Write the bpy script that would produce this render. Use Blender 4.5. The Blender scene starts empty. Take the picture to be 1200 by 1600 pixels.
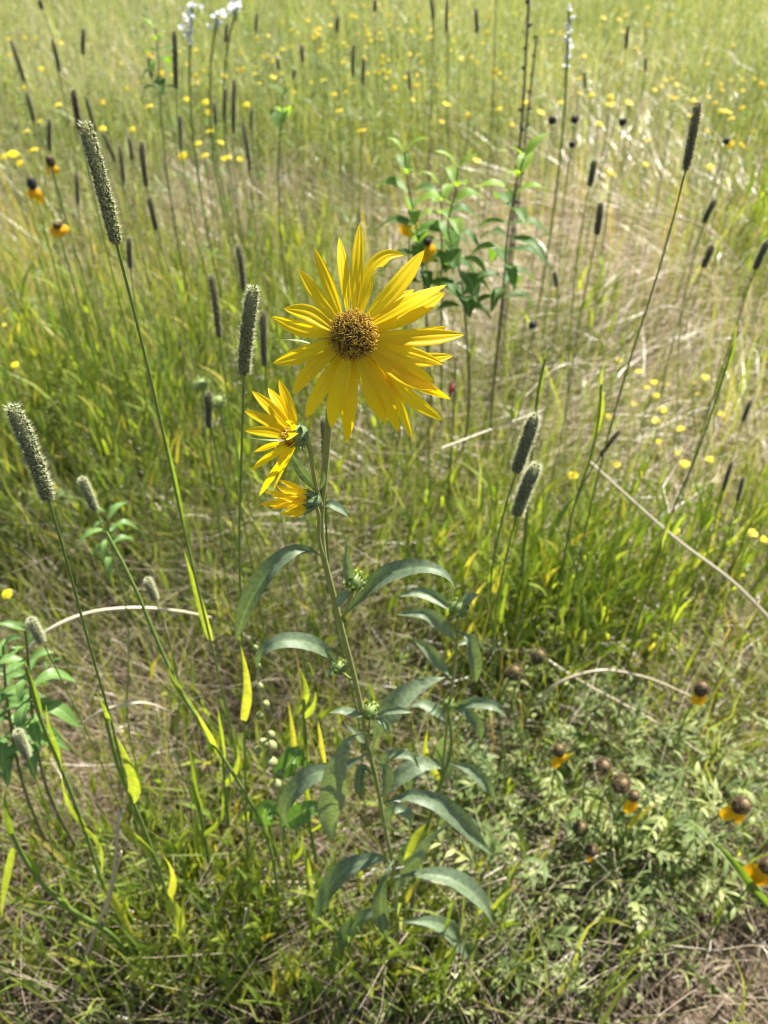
import bpy, math
import numpy as np
R = math.radians
rng = np.random.default_rng(7)
scene = bpy.context.scene
C = scene.collection

# ------------------------------------------------------------------ camera
H = 1.2                      # eye height above the soil
PITCH = R(40)
FPX = 1202.0                 # focal length in photo pixels (1200 x 1600)
cam_d = bpy.data.cameras.new("camera")
cam = bpy.data.objects.new("camera", cam_d)
C.objects.link(cam)
cam_d.sensor_fit = 'VERTICAL'
cam_d.sensor_height = 34.6
cam_d.lens = 26.0
cam_d.clip_start = 0.02
cam_d.clip_end = 600
cam.location = (0, 0, H)
cam.rotation_euler = (math.pi / 2 - PITCH, 0, 0)
cam_d.dof.use_dof = True
cam_d.dof.focus_distance = 0.42
cam_d.dof.aperture_fstop = 9.0
scene.camera = cam

# ------------------------------------------------------------------ light
SUN_EL, SUN_AZ = R(53), R(42)          # azimuth from +Y towards +X
world = bpy.data.worlds.new("World")
scene.world = world
world.use_nodes = True
wn = world.node_tree
sky = wn.nodes.new('ShaderNodeTexSky')
sky.sky_type = 'NISHITA'
sky.sun_disc = False
sky.sun_elevation = SUN_EL
sky.sun_rotation = SUN_AZ
wn.links.new(sky.outputs[0], wn.nodes['Background'].inputs[0])
wn.nodes['Background'].inputs[1].default_value = 0.062
sun_d = bpy.data.lights.new("sun", 'SUN')
sun_d.energy = 5.0
sun_d.angle = R(0.5)
sun_d.color = (1.0, 0.95, 0.86)
sun = bpy.data.objects.new("sun", sun_d)
C.objects.link(sun)
sun.rotation_euler = (math.pi / 2 - SUN_EL, 0, math.pi - SUN_AZ)
sun.location = (3, 3, 6)
scene.view_settings.view_transform = 'Standard'
scene.view_settings.look = 'None'
scene.view_settings.gamma = 1
scene.view_settings.exposure = 1.5
cy = scene.cycles
cy.max_bounces = 7
cy.diffuse_bounces = 4
cy.glossy_bounces = 2
cy.transmission_bounces = 5
cy.caustics_reflective = False
cy.caustics_refractive = False
cy.use_denoising = True
cy.pixel_filter_type = 'BLACKMAN_HARRIS'
cy.filter_width = 1.1

# ------------------------------------------------------------------ pixel geometry
FV = np.array([0, math.cos(PITCH), -math.sin(PITCH)])
UV_ = np.array([0, math.sin(PITCH), math.cos(PITCH)])
RV = np.array([1.0, 0, 0])
CAM = np.array([0, 0, H])
def ray(px, py):
    return FV + RV * ((px - 600) / FPX) + UV_ * ((800 - py) / FPX)
def at(px, py, Y):                      # the point this far ahead on the pixel's sight line
    d = ray(px, py)
    return CAM + d * (Y / d[1])
def at_z(px, py, z):
    d = ray(px, py)
    return CAM + d * ((z - H) / d[2])
def ground(px, py):
    return at_z(px, py, 0.0)
def project(p):
    d = p - CAM
    dep = np.maximum(d @ FV, 1e-3)
    return 600 + FPX * (d @ RV) / dep, 800 - FPX * (d @ UV_) / dep, dep
def mpp(p):                             # metres per photo pixel at a point
    return float((p - CAM) @ FV) / FPX
def unit(v):
    return v / (np.linalg.norm(v, axis=-1, keepdims=True) + 1e-12)
def spline(pts, n):
    P = np.array(pts, float)
    if len(P) < 3:
        t = np.linspace(0, 1, n)[:, None]
        return P[0] * (1 - t) + P[-1] * t
    seg = np.r_[0, np.cumsum(np.linalg.norm(np.diff(P, axis=0), axis=1))]
    u = np.linspace(0, seg[-1], n)
    m = np.gradient(P, seg, axis=0)
    i = np.clip(np.searchsorted(seg, u, side='right') - 1, 0, len(P) - 2)
    h = (seg[i + 1] - seg[i])[:, None]
    s = ((u - seg[i])[:, None]) / h
    return ((2*s**3 - 3*s**2 + 1) * P[i] + (s**3 - 2*s**2 + s) * h * m[i]
            + (-2*s**3 + 3*s**2) * P[i + 1] + (s**3 - s**2) * h * m[i + 1])

# ------------------------------------------------------------------ mesh builder
class MB:
    """collects geometry; attr = (random, along, across) per vertex"""
    def __init__(self):
        self.v, self.a, self.q, self.t, self.mq, self.mt, self.n = [], [], [], [], [], [], 0
    def add(self, v, quads=None, tris=None, attr=None, mat=0):
        v = np.asarray(v, float).reshape(-1, 3)
        if attr is None:
            attr = np.zeros((len(v), 3))
        self.v.append(v)
        self.a.append(np.broadcast_to(np.asarray(attr, float), (len(v), 3)))
        if quads is not None and len(quads):
            q = np.asarray(quads, int).reshape(-1, 4) + self.n
            self.q.append(q); self.mq.append(np.full(len(q), mat))
        if tris is not None and len(tris):
            q = np.asarray(tris, int).reshape(-1, 3) + self.n
            self.t.append(q); self.mt.append(np.full(len(q), mat))
        self.n += len(v)
    def mesh(self, name, mats, origin=(0, 0, 0), smooth=True):
        me = bpy.data.meshes.new(name)
        v = np.concatenate(self.v) - np.asarray(origin, float)
        a = np.concatenate(self.a)
        q = np.concatenate(self.q) if self.q else np.zeros((0, 4), int)
        t = np.concatenate(self.t) if self.t else np.zeros((0, 3), int)
        mi = np.concatenate(self.mq + self.mt) if (self.mq or self.mt) else np.zeros(0, int)
        me.vertices.add(len(v)); me.vertices.foreach_set('co', v.astype(np.float32).ravel())
        me.loops.add(4 * len(q) + 3 * len(t))
        me.loops.foreach_set('vertex_index', np.r_[q.ravel(), t.ravel()].astype(np.int32))
        me.polygons.add(len(q) + len(t))
        me.polygons.foreach_set('loop_start', np.r_[np.arange(len(q)) * 4, 4 * len(q) + np.arange(len(t)) * 3].astype(np.int32))
        me.polygons.foreach_set('material_index', mi.astype(np.int32))
        me.polygons.foreach_set('use_smooth', np.full(len(q) + len(t), smooth))
        at_ = me.attributes.new('col', 'FLOAT_COLOR', 'POINT')
        at_.data.foreach_set('color', np.c_[a, np.ones(len(a))].astype(np.float32).ravel())
        for m in (mats if isinstance(mats, (list, tuple)) else [mats]):
            me.materials.append(m)
        me.update(calc_edges=True)
        me.validate()
        return me
    def build(self, name, mats, parent=None, smooth=True):
        org = np.array(parent_origin(parent))
        o = bpy.data.objects.new(name, self.mesh(name, mats, org, smooth))
        C.objects.link(o)
        if parent is not None:
            o.parent = parent
        return o

def parent_origin(p):
    v = np.zeros(3)
    while p is not None:
        v = v + np.array(p.location); p = p.parent
    return v
def tag(o, label=None, cat=None, group=None, kind=None):
    if label: o['label'] = label
    if cat: o['category'] = cat
    if group: o['group'] = group
    if kind: o['kind'] = kind
    return o
def thing(name, label, cat, loc, group=None):
    o = bpy.data.objects.new(name, None)
    C.objects.link(o)
    o.empty_display_size = 0.02
    o.location = tuple(float(x) for x in loc)
    return tag(o, label, cat, group)
def link_copy(name, me, parent, loc, M3):
    """a part that shares mesh data: loc in world, M3 a 3x3 rotation*scale"""
    from mathutils import Matrix
    o = bpy.data.objects.new(name, me)
    C.objects.link(o)
    if parent is not None:
        o.parent = parent
    l = np.asarray(loc) - parent_origin(parent)
    M = Matrix.Identity(4)
    for i in range(3):
        for j in range(3):
            M[i][j] = float(M3[i][j])
        M[i][3] = float(l[i])
    o.matrix_basis = M
    return o
def axis_frame(z, spin=0.0):
    z = unit(np.asarray(z, float))
    h = np.array([1.0, 0, 0]) if abs(z[0]) < 0.8 else np.array([0, 1.0, 0])
    x = unit(np.cross(np.cross(z, h), z)); y = np.cross(z, x)
    c, s = math.cos(spin), math.sin(spin)
    return np.stack([x * c + y * s, y * c - x * s, z], axis=1)

def tube(mb, pts, rad, sides=8, rnd=0.5, mat=0, cap=True):
    P = np.asarray(pts, float); n = len(P)
    rad = np.broadcast_to(np.asarray(rad, float), (n,))
    T = unit(np.gradient(P, axis=0))
    nrm = unit(np.cross(T[0], [0.31, 0.9, 0.2]))
    rings = []
    ang = np.linspace(0, 2 * math.pi, sides, endpoint=False)
    for i in range(n):
        nrm = unit(nrm - T[i] * (nrm @ T[i]))
        b = np.cross(T[i], nrm)
        rings.append(P[i] + rad[i] * (np.cos(ang)[:, None] * nrm + np.sin(ang)[:, None] * b))
    v = np.concatenate(rings)
    i, j = np.meshgrid(np.arange(n - 1), np.arange(sides), indexing='ij')
    a = i * sides + j; b = i * sides + (j + 1) % sides
    q = np.stack([a, b, b + sides, a + sides], -1).reshape(-1, 4)
    al = np.repeat(np.linspace(0, 1, n), sides)
    ac = np.tile(np.linspace(0, 1, sides), n)
    tr = None
    if cap:
        v = np.r_[v, P[-1:]]
        k = len(v) - 1; base = (n - 1) * sides
        tr = [[base + j, base + (j + 1) % sides, k] for j in range(sides)]
        al = np.r_[al, 1]; ac = np.r_[ac, .5]
    mb.add(v, q, tr, np.stack([np.full(len(v), rnd), al, ac], 1), mat)

PETAL = ([0, .08, .22, .45, .68, .86, .95, 1], [.38, .55, .82, 1, .9, .56, .27, .02])
LEAF = ([0, .06, .12, .25, .42, .6, .8, .93, 1], [.09, .12, .30, .74, 1, .93, .56, .2, .01])
BLADE = ([0, .1, .35, .65, .88, 1], [.6, .92, 1, .66, .25, .01])
BRACT = ([0, .2, .5, .8, 1], [.8, 1, .75, .3, .02])
def ribbon(mb, pts, width, hint, prof=LEAF, n=16, cols=5, fold=.25, groove=0.0, roll=0.0, twist=0.0,
           rnd=.5, wave=0.0, mat=0, notch=None, smooth_path=True):
    """a leaf or petal along pts; hint = direction its upper face looks to"""
    P = spline(pts, n) if smooth_path else np.asarray(pts, float)
    n = len(P)
    s = np.linspace(0, 1, n)
    T = unit(np.gradient(P, axis=0))
    N = np.broadcast_to(np.asarray(hint, float), (n, 3)).copy()
    N = unit(N - T * np.sum(N * T, 1, keepdims=True))
    S = np.cross(T, N)
    ang = roll + twist * s
    c, si = np.cos(ang)[:, None], np.sin(ang)[:, None]
    S, N = S * c + N * si, N * c - S * si
    w = np.interp(s, *prof) * width * .5
    u = np.linspace(-1, 1, cols)
    ph = rng.uniform(0, 6)
    rows = []
    for i in range(n):
        ww = w[i] * np.ones(cols)
        if notch is not None:
            for (s0, s1, side, dep) in notch:
                if s0 < s[i] < s1:
                    k = math.sin((s[i] - s0) / (s1 - s0) * math.pi) ** .5 * (0.85 + .15 * math.sin(s[i] * 90))
                    ww = np.where(np.sign(u) == side, w[i] * (1 - dep * k), ww)
        off = fold * np.abs(u) ** 1.3 * w[i] + groove * w[i] * np.cos(u * math.pi * 2.5)
        off = off + (rng.normal(0, .012, cols) * width if wave else 0) + wave * width * np.sin(s[i] * 9 + ph + 1.3 * np.sign(u)) * np.abs(u)
        rows.append(P[i] + u[:, None] * ww[:, None] * S[i] + off[:, None] * N[i])
    v = np.concatenate(rows)
    i, j = np.meshgrid(np.arange(n - 1), np.arange(cols - 1), indexing='ij')
    a = i * cols + j
    q = np.stack([a, a + 1, a + 1 + cols, a + cols], -1).reshape(-1, 4)
    at_ = np.stack([np.full(n * cols, rnd), np.repeat(s, cols), np.tile((u + 1) / 2, n)], 1)
    mb.add(v, q, None, at_, mat)

def blades(mb, base, h, phi, lean, curve, droop, w, psi, rnd, S=4, vz=1.0, mat=0, fold=False):
    """many grass blades at once"""
    N = len(base)
    f = lambda x: np.broadcast_to(np.asarray(x, float), (N,))
    h, phi, lean, curve, droop, w, psi, rnd, vz = map(f, (h, phi, lean, curve, droop, w, psi, rnd, vz))
    t = np.linspace(0, 1, S + 1)
    hor = h[:, None] * (lean[:, None] * t + curve[:, None] * t ** 2)
    ver = h[:, None] * vz[:, None] * (t - droop[:, None] * t ** 2)
    d = np.stack([np.cos(phi), np.sin(phi), np.zeros(N)], 1)
    wig = rng.normal(0, .02, (N, S + 1)) * h[:, None]
    e = np.stack([-np.sin(phi), np.cos(phi), np.zeros(N)], 1)
    P = base[:, None, :] + hor[..., None] * d[:, None, :] + (wig * t)[..., None] * e[:, None, :]
    P[..., 2] += ver
    np.maximum(P[..., 2], 0.003, out=P[..., 2])
    side = np.stack([np.cos(psi), np.sin(psi), rng.uniform(-.25, .25, N)], 1)
    prof = np.minimum(1, .65 + 1.2 * t) * (1 - t) ** .65 + .02
    hw = (w * .5)[:, None] * prof
    L = P - hw[..., None] * side[:, None, :]
    Rr = P + hw[..., None] * side[:, None, :]
    v = np.stack([L, Rr], 2).reshape(-1, 3)
    k = np.arange(N)[:, None] * 2 * (S + 1) + np.arange(S)[None, :] * 2
    q = np.stack([k, k + 1, k + 3, k + 2], -1).reshape(-1, 4)
    al = np.broadcast_to(np.repeat(t, 2), (N, 2 * (S + 1))).ravel()
    ac = np.broadcast_to(np.tile([0., 1.], S + 1), (N, 2 * (S + 1))).ravel()
    mb.add(v, q, None, np.stack([np.repeat(rnd, 2 * (S + 1)), al, ac], 1), mat)

def spikelets(mb, z0, z1, rfun, rows, per, ln, wd, up=.9, awn=.6, jit=.25, mat=0):
    """tiny pointed florets set in rings round the z axis"""
    zz = np.repeat(np.linspace(z0, z1, rows), per)
    n = len(zz)
    an = np.tile(np.arange(per) * 2 * math.pi / per, rows) + np.repeat(np.arange(rows) * 2.4, per) + rng.normal(0, jit * .5, n)
    zz = zz + rng.normal(0, jit, n) * (z1 - z0) / rows
    r = rfun(zz)
    rad = np.stack([np.cos(an), np.sin(an), np.zeros(n)], 1)
    tan = np.stack([-np.sin(an), np.cos(an), np.zeros(n)], 1)
    ax = unit(rad + np.array([0, 0, 1.0]) * (up + rng.normal(0, jit, n))[:, None] + tan * rng.normal(0, jit, n)[:, None])
    l = ln * rng.uniform(.75, 1.25, n)[:, None]
    b = rad * (r * .72)[:, None]; b[:, 2] += zz
    m = b + ax * l * .55
    nn = unit(np.cross(ax, tan))
    tip = b + ax * l
    w = wd * .5
    v = np.stack([b, m + tan * w, m + nn * w, m - tan * w, m - nn * w, tip,
                  m + tan * w * .7, m + ax * l * (.5 + awn) + tan * w * 1.2, m - tan * w * .7, m + ax * l * (.5 + awn) - tan * w * 1.2, m], 1).reshape(-1, 3)
    k = np.arange(n)[:, None] * 11
    base = np.array([[0, 1, 2], [0, 2, 3], [0, 3, 4], [0, 4, 1], [5, 2, 1], [5, 3, 2], [5, 4, 3], [5, 1, 4], [6, 7, 10], [8, 10, 9]])
    tr = (k[:, :, None] + base[None]).reshape(-1, 3)
    rn = np.repeat(rng.uniform(0, 1, n), 11)
    al = np.tile([0, .5, .5, .5, .5, 1, .8, 1, .8, 1, .6], n)
    mb.add(v, None, tr, np.stack([rn, al, np.zeros(len(al))], 1), mat)

def lathe(mb, prof, sides=14, rnd=.5, mat=0, bump=0.0):
    pr = np.array(prof, float); n = len(pr)
    ang = np.linspace(0, 2 * math.pi, sides, endpoint=False)
    v = []
    for i, (r, z) in enumerate(pr):
        rr = r * (1 + bump * np.where((np.arange(sides) + i) % 2 == 0, 1, -1))
        v.append(np.stack([np.cos(ang) * rr, np.sin(ang) * rr, np.full(sides, z)], 1))
    i, j = np.meshgrid(np.arange(n - 1), np.arange(sides), indexing='ij')
    a = i * sides + j; b = i * sides + (j + 1) % sides
    q = np.stack([a, b, b + sides, a + sides], -1).reshape(-1, 4)
    mb.add(np.concatenate(v), q, None, np.stack([np.full(n * sides, rnd), np.repeat(np.linspace(0, 1, n), sides), np.tile(ang / 6.283, n)], 1), mat)
def place(mb, o, M3):
    """move everything collected so far: rotate/scale by M3, then to o"""
    mb.v = [np.asarray(v) @ np.asarray(M3).T + np.asarray(o) for v in mb.v]
    return mb

# ------------------------------------------------------------------ materials
def nodes_of(name):
    m = bpy.data.materials.new(name); m.use_nodes = True
    t = m.node_tree; t.nodes.clear()
    return m, t, t.nodes, t.links
def ramp(t, src, stops):
    r = t.nodes.new('ShaderNodeValToRGB')
    el = r.color_ramp.elements
    while len(el) < len(stops): el.new(.5)
    for e, (p, c) in zip(el, stops):
        e.position = p; e.color = (*c, 1)
    t.links.new(src, r.inputs[0])
    return r.outputs[0]
def math_(t, op, a, b=None):
    n = t.nodes.new('ShaderNodeMath'); n.operation = op
    for i, x in enumerate((a, b)):
        if x is None: continue
        if isinstance(x, (int, float)): n.inputs[i].default_value = x
        else: t.links.new(x, n.inputs[i])
    return n.outputs[0]
def mixc(t, fac, a, b, mode='MIX'):
    n = t.nodes.new('ShaderNodeMix'); n.data_type = 'RGBA'; n.blend_type = mode
    for i, x in ((0, fac), (6, a), (7, b)):
        if isinstance(x, (int, float)): n.inputs[i].default_value = x
        elif isinstance(x, tuple): n.inputs[i].default_value = (*x, 1)
        else: t.links.new(x, n.inputs[i])
    return n.outputs[2]
def leafy(name, stops, trans=.4, tcol=(1.3, 1.35, .6), rough=.45, spec=.35, stripe=0.0, rib=None, tipcol=None, tipstart=.8,
          noise=0.0, nscale=180, sheen=0.0, bump=0.0, basecol=None, veins=0.0):
    """thin plant tissue: reflects on the lit side and lets light through to the other"""
    m, t, N, L = nodes_of(name)
    out = N.new('ShaderNodeOutputMaterial')
    a = N.new('ShaderNodeAttribute'); a.attribute_name = 'col'
    sp = N.new('ShaderNodeSeparateColor'); L.new(a.outputs['Color'], sp.inputs[0])
    rnd, along, across = sp.outputs[0], sp.outputs[1], sp.outputs[2]
    col = ramp(t, rnd, stops)
    if basecol:
        col = mixc(t, ramp(t, along, [(0, (1, 1, 1)), (.35, (0, 0, 0))]), col, basecol)
    if tipcol:
        col = mixc(t, ramp(t, along, [(tipstart, (0, 0, 0)), (1, (1, 1, 1))]), col, tipcol)
    if rib:
        d = math_(t, 'ABSOLUTE', math_(t, 'SUBTRACT', across, .5))
        col = mixc(t, ramp(t, d, [(0, (1, 1, 1)), (.09, (0, 0, 0))]), col, rib)
    if veins:
        d = math_(t, 'ABSOLUTE', math_(t, 'SUBTRACT', across, .5))
        s = math_(t, 'SINE', math_(t, 'MULTIPLY', math_(t, 'SUBTRACT', along, math_(t, 'MULTIPLY', d, .22)), 85.0))
        vein = ramp(t, s, [(.90, (0, 0, 0)), (1, (1, 1, 1))])
        col = mixc(t, math_(t, 'MULTIPLY', vein, veins), col, rib)
        tcs = t.nodes.new('ShaderNodeTexCoord'); sn = t.nodes.new('ShaderNodeTexNoise'); sn.inputs['Scale'].default_value = 420; sn.inputs['Detail'].default_value = 2
        t.links.new(tcs.outputs['Object'], sn.inputs['Vector'])
        col = mixc(t, ramp(t, sn.outputs['Fac'], [(.66, (0, 0, 0)), (.74, (.7, .7, .7))]), col, (.26, .22, .08))
    if stripe:
        s = math_(t, 'SINE', math_(t, 'MULTIPLY', across, 40.0))
        s = math_(t, 'MULTIPLY', math_(t, 'ADD', s, 1.0), .5 * stripe)
        col = mixc(t, s, col, (.66, .42, .004))
    tc = N.new('ShaderNodeTexCoord')
    nz = N.new('ShaderNodeTexNoise'); nz.inputs['Scale'].default_value = nscale; nz.inputs['Detail'].default_value = 4
    L.new(tc.outputs['Object'], nz.inputs['Vector'])
    if noise:
        f = ramp(t, nz.outputs['Fac'], [(.3, (1 - noise,) * 3), (.7, (1 + noise,) * 3)])
        col = mixc(t, 1.0, col, f, 'MULTIPLY')
    p = N.new('ShaderNodeBsdfPrincipled')
    L.new(col, p.inputs['Base Color'])
    p.inputs['Roughness'].default_value = rough
    p.inputs['Specular IOR Level'].default_value = spec
    if sheen:
        p.inputs['Sheen Weight'].default_value = sheen
        p.inputs['Sheen Roughness'].default_value = .4
    if bump:
        b = N.new('ShaderNodeBump'); b.inputs['Strength'].default_value = bump; b.inputs['Distance'].default_value = .001
        L.new(nz.outputs['Fac'], b.inputs['Height']); L.new(b.outputs[0], p.inputs['Normal'])
    sh = p.outputs[0]
    if trans:
        tr = N.new('ShaderNodeBsdfTranslucent')
        L.new(mixc(t, 1.0, col, tcol, 'MULTIPLY'), tr.inputs['Color'])
        mx = N.new('ShaderNodeMixShader'); mx.inputs[0].default_value = trans
        L.new(sh, mx.inputs[1]); L.new(tr.outputs[0], mx.inputs[2]); sh = mx.outputs[0]
    L.new(sh, out.inputs[0])
    return m

M = {}
M['petal'] = leafy('sunflower_yellow', [(0, (.88, .63, .006)), (1, (.95, .74, .012))], trans=.5, tcol=(1.05, 1.02, .6), rough=.45, spec=.3, stripe=.24)
M['petal_worn'] = leafy('sunflower_yellow_worn', [(0, (.88, .63, .006)), (1, (.95, .74, .012))], trans=.5, tcol=(1.05, 1.02, .6), rough=.45, spec=.3, stripe=.2, tipcol=(.42, .22, .06), tipstart=.93)
M['petal_pale'] = leafy('wildflower_yellow', [(0, (.86, .66, .012)), (1, (.93, .78, .05))], trans=.35, tcol=(1.05, 1, .5), rough=.5)
M['petal_gold'] = leafy('coneflower_gold', [(0, (.84, .42, .003)), (1, (.9, .52, .004))], trans=.3, tcol=(1.05, 1, .5), rough=.5)
M['floret'] = leafy('disc_floret_brown', [(0, (.13, .06, .008)), (.6, (.26, .14, .014)), (1, (.56, .36, .03))], trans=0, rough=.6, tipcol=(.78, .52, .06), tipstart=.68)
M['disc_base'] = leafy('disc_dark_brown', [(0, (.05, .03, .008)), (1, (.08, .05, .012))], trans=0, rough=.7)
M['sunleaf'] = leafy('sunflower_leaf_green', [(0, (.095, .14, .078)), (1, (.215, .27, .155))], trans=.26, tcol=(1.5, 1.6, .5), rough=.5, spec=.4,
                     rib=(.19, .26, .13), veins=.35, noise=.24, nscale=240, sheen=.04, bump=.35)
M['sunstem'] = leafy('sunflower_stem_green', [(0, (.19, .22, .045)), (1, (.27, .30, .08))], trans=0, rough=.5, sheen=.1, noise=.12, nscale=300)
M['bract'] = leafy('bract_green', [(0, (.10, .17, .06)), (1, (.22, .30, .12))], trans=.25, rough=.5, sheen=.25)
M['bud'] = leafy('bud_green', [(0, (.17, .24, .06)), (1, (.34, .42, .12))], trans=.25, rough=.5, sheen=.25)
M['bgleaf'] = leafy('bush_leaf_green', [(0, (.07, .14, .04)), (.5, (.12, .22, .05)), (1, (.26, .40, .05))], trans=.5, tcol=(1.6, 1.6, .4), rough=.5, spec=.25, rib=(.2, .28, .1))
M['bgstem'] = leafy('bush_stem', [(0, (.10, .09, .04)), (1, (.17, .17, .07))], trans=0, rough=.6)
M['timothy'] = leafy('timothy_green', [(0, (.18, .22, .085)), (1, (.30, .33, .16))], trans=.3, tcol=(1.2, 1.2, .8), rough=.5, tipcol=(.58, .58, .38), tipstart=.45)
M['timothy_dark'] = leafy('timothy_grey', [(0, (.11, .12, .06)), (1, (.20, .20, .11))], trans=.25, rough=.6, tipcol=(.40, .37, .24), tipstart=.5)
M['timothy_brown'] = leafy('timothy_brown', [(0, (.05, .035, .02)), (1, (.10, .07, .04))], trans=.1, rough=.6, tipcol=(.2, .15, .09), tipstart=.5)
M['gstem'] = leafy('grass_stem_green', [(0, (.10, .17, .035)), (1, (.19, .27, .06))], trans=.1, rough=.4, spec=.4, noise=.15)
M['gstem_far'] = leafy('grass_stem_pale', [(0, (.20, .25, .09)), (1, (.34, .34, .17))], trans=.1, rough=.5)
M['gblade'] = leafy('grass_blade_fresh', [(0, (.10, .18, .025)), (.5, (.22, .30, .055)), (.92, (.36, .42, .075)), (1, (.46, .40, .09))], noise=.2, nscale=120, trans=.5, tcol=(1.5, 1.45, .45), rough=.4, spec=.4)
M['green'] = leafy('meadow_grass_green', [(0, (.065, .095, .034)), (.35, (.145, .195, .06)), (.7, (.265, .31, .085)), (.88, (.38, .41, .10)), (1, (.52, .38, .12))],
                   trans=.48, tcol=(1.45, 1.42, .55), rough=.36, spec=.45, tipcol=(.40, .36, .10), tipstart=.85, basecol=(.22, .2, .08))
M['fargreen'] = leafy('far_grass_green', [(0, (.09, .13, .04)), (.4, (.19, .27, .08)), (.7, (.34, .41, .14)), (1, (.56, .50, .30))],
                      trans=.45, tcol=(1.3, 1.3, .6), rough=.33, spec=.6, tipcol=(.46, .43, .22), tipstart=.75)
M['dry'] = leafy('dry_grass_straw', [(0, (.17, .13, .07)), (.4, (.44, .36, .23)), (.8, (.60, .50, .36)), (1, (.66, .51, .42))], trans=.32, tcol=(1.1, 1, .85), rough=.3, spec=.6)
M['straw'] = leafy('straw_pale', [(0, (.46, .38, .24)), (1, (.64, .56, .40))], trans=.15, tcol=(1.1, 1, .8), rough=.25, spec=.6)
M['litter'] = leafy('dead_leaf_litter', [(0, (.045, .03, .018)), (.55, (.14, .10, .06)), (1, (.36, .28, .19))], trans=.1, tcol=(1, 1, 1), rough=.5, spec=.3)
M['feather'] = leafy('feathery_leaf_green', [(0, (.085, .13, .04)), (.6, (.20, .26, .08)), (1, (.40, .43, .17))], trans=.35, tcol=(1.3, 1.3, .55), rough=.5, spec=.25)
M['weed'] = leafy('weed_leaf_green', [(0, (.08, .17, .04)), (1, (.19, .32, .08))], trans=.38, tcol=(1.4, 1.45, .5), rough=.42, spec=.4, rib=(.25, .36, .14))
M['cone'] = leafy('cone_brown', [(0, (.045, .033, .015)), (1, (.12, .08, .03))], trans=0, rough=.6, tipcol=(.25, .17, .075), tipstart=.6)
M['cone_green'] = leafy('cone_olive', [(0, (.05, .06, .02)), (1, (.11, .10, .03))], trans=0, rough=.6, tipcol=(.22, .13, .05), tipstart=.6)
M['cone_black'] = leafy('seedhead_black', [(0, (.02, .02, .02)), (1, (.05, .045, .045))], trans=0, rough=.6)
M['deadstem'] = leafy('dead_stalk_brown', [(0, (.09, .07, .045)), (1, (.18, .145, .10))], trans=0, rough=.7)
M['white'] = leafy('white_blossom', [(0, (.72, .74, .74)), (1, (.84, .84, .82))], trans=.3, tcol=(1, 1, 1), rough=.5)
M['pod'] = leafy('pod_pale_green', [(0, (.26, .30, .10)), (1, (.38, .40, .17))], trans=.25, tcol=(1.1, 1.1, .6), rough=.4)
M['red'] = leafy('red_leaf', [(0, (.20, .03, .02)), (1, (.26, .05, .03))], trans=.3, tcol=(1.1, .8, .6), rough=.5)
def soil_mat():
    m, t, N, L = nodes_of('soil')
    out = N.new('ShaderNodeOutputMaterial'); p = N.new('ShaderNodeBsdfPrincipled')
    tc = N.new('ShaderNodeTexCoord')
    n1 = N.new('ShaderNodeTexNoise'); n1.inputs['Scale'].default_value = 9; n1.inputs['Detail'].default_value = 8
    n2 = N.new('ShaderNodeTexNoise'); n2.inputs['Scale'].default_value = 160; n2.inputs['Detail'].default_value = 5
    for n in (n1, n2): L.new(tc.outputs['Object'], n.inputs['Vector'])
    c1 = ramp(t, n1.outputs['Fac'], [(.3, (.04, .027, .017)), (.55, (.085, .058, .035)), (.75, (.14, .10, .06))])
    c = mixc(t, .5, c1, ramp(t, n2.outputs['Fac'], [(.35, (.04, .026, .016)), (.65, (.26, .19, .12))]))
    L.new(c, p.inputs['Base Color']); p.inputs['Roughness'].default_value = .9
    b = N.new('ShaderNodeBump'); b.inputs['Distance'].default_value = .01; b.inputs['Strength'].default_value = .8
    L.new(n2.outputs['Fac'], b.inputs['Height']); L.new(b.outputs[0], p.inputs['Normal'])
    L.new(p.outputs[0], out.inputs[0])
    return m
M['soil'] = soil_mat()

# ------------------------------------------------------------------ the ground
g = MB()
xs = np.r_[-300, -80, -20, np.linspace(-8, 8, 90), 20, 80, 300]
ys = np.r_[-60, -10, np.linspace(-2, 16, 100), 30, 80, 400]
X, Yg = np.meshgrid(xs, ys, indexing='ij')
Z = .012 * np.sin(X * 5.1 + 1.3 * np.sin(Yg * 3.7)) + .01 * np.sin(Yg * 6.3 + X * 2.2)
v = np.stack([X, Yg, Z - .02], -1).reshape(-1, 3)
i, j = np.meshgrid(np.arange(len(xs) - 1), np.arange(len(ys) - 1), indexing='ij')
a = i * len(ys) + j
g.add(v, np.stack([a, a + len(ys), a + len(ys) + 1, a + 1], -1).reshape(-1, 4))
go = g.build('ground', M['soil']); tag(go, kind='structure')

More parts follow.
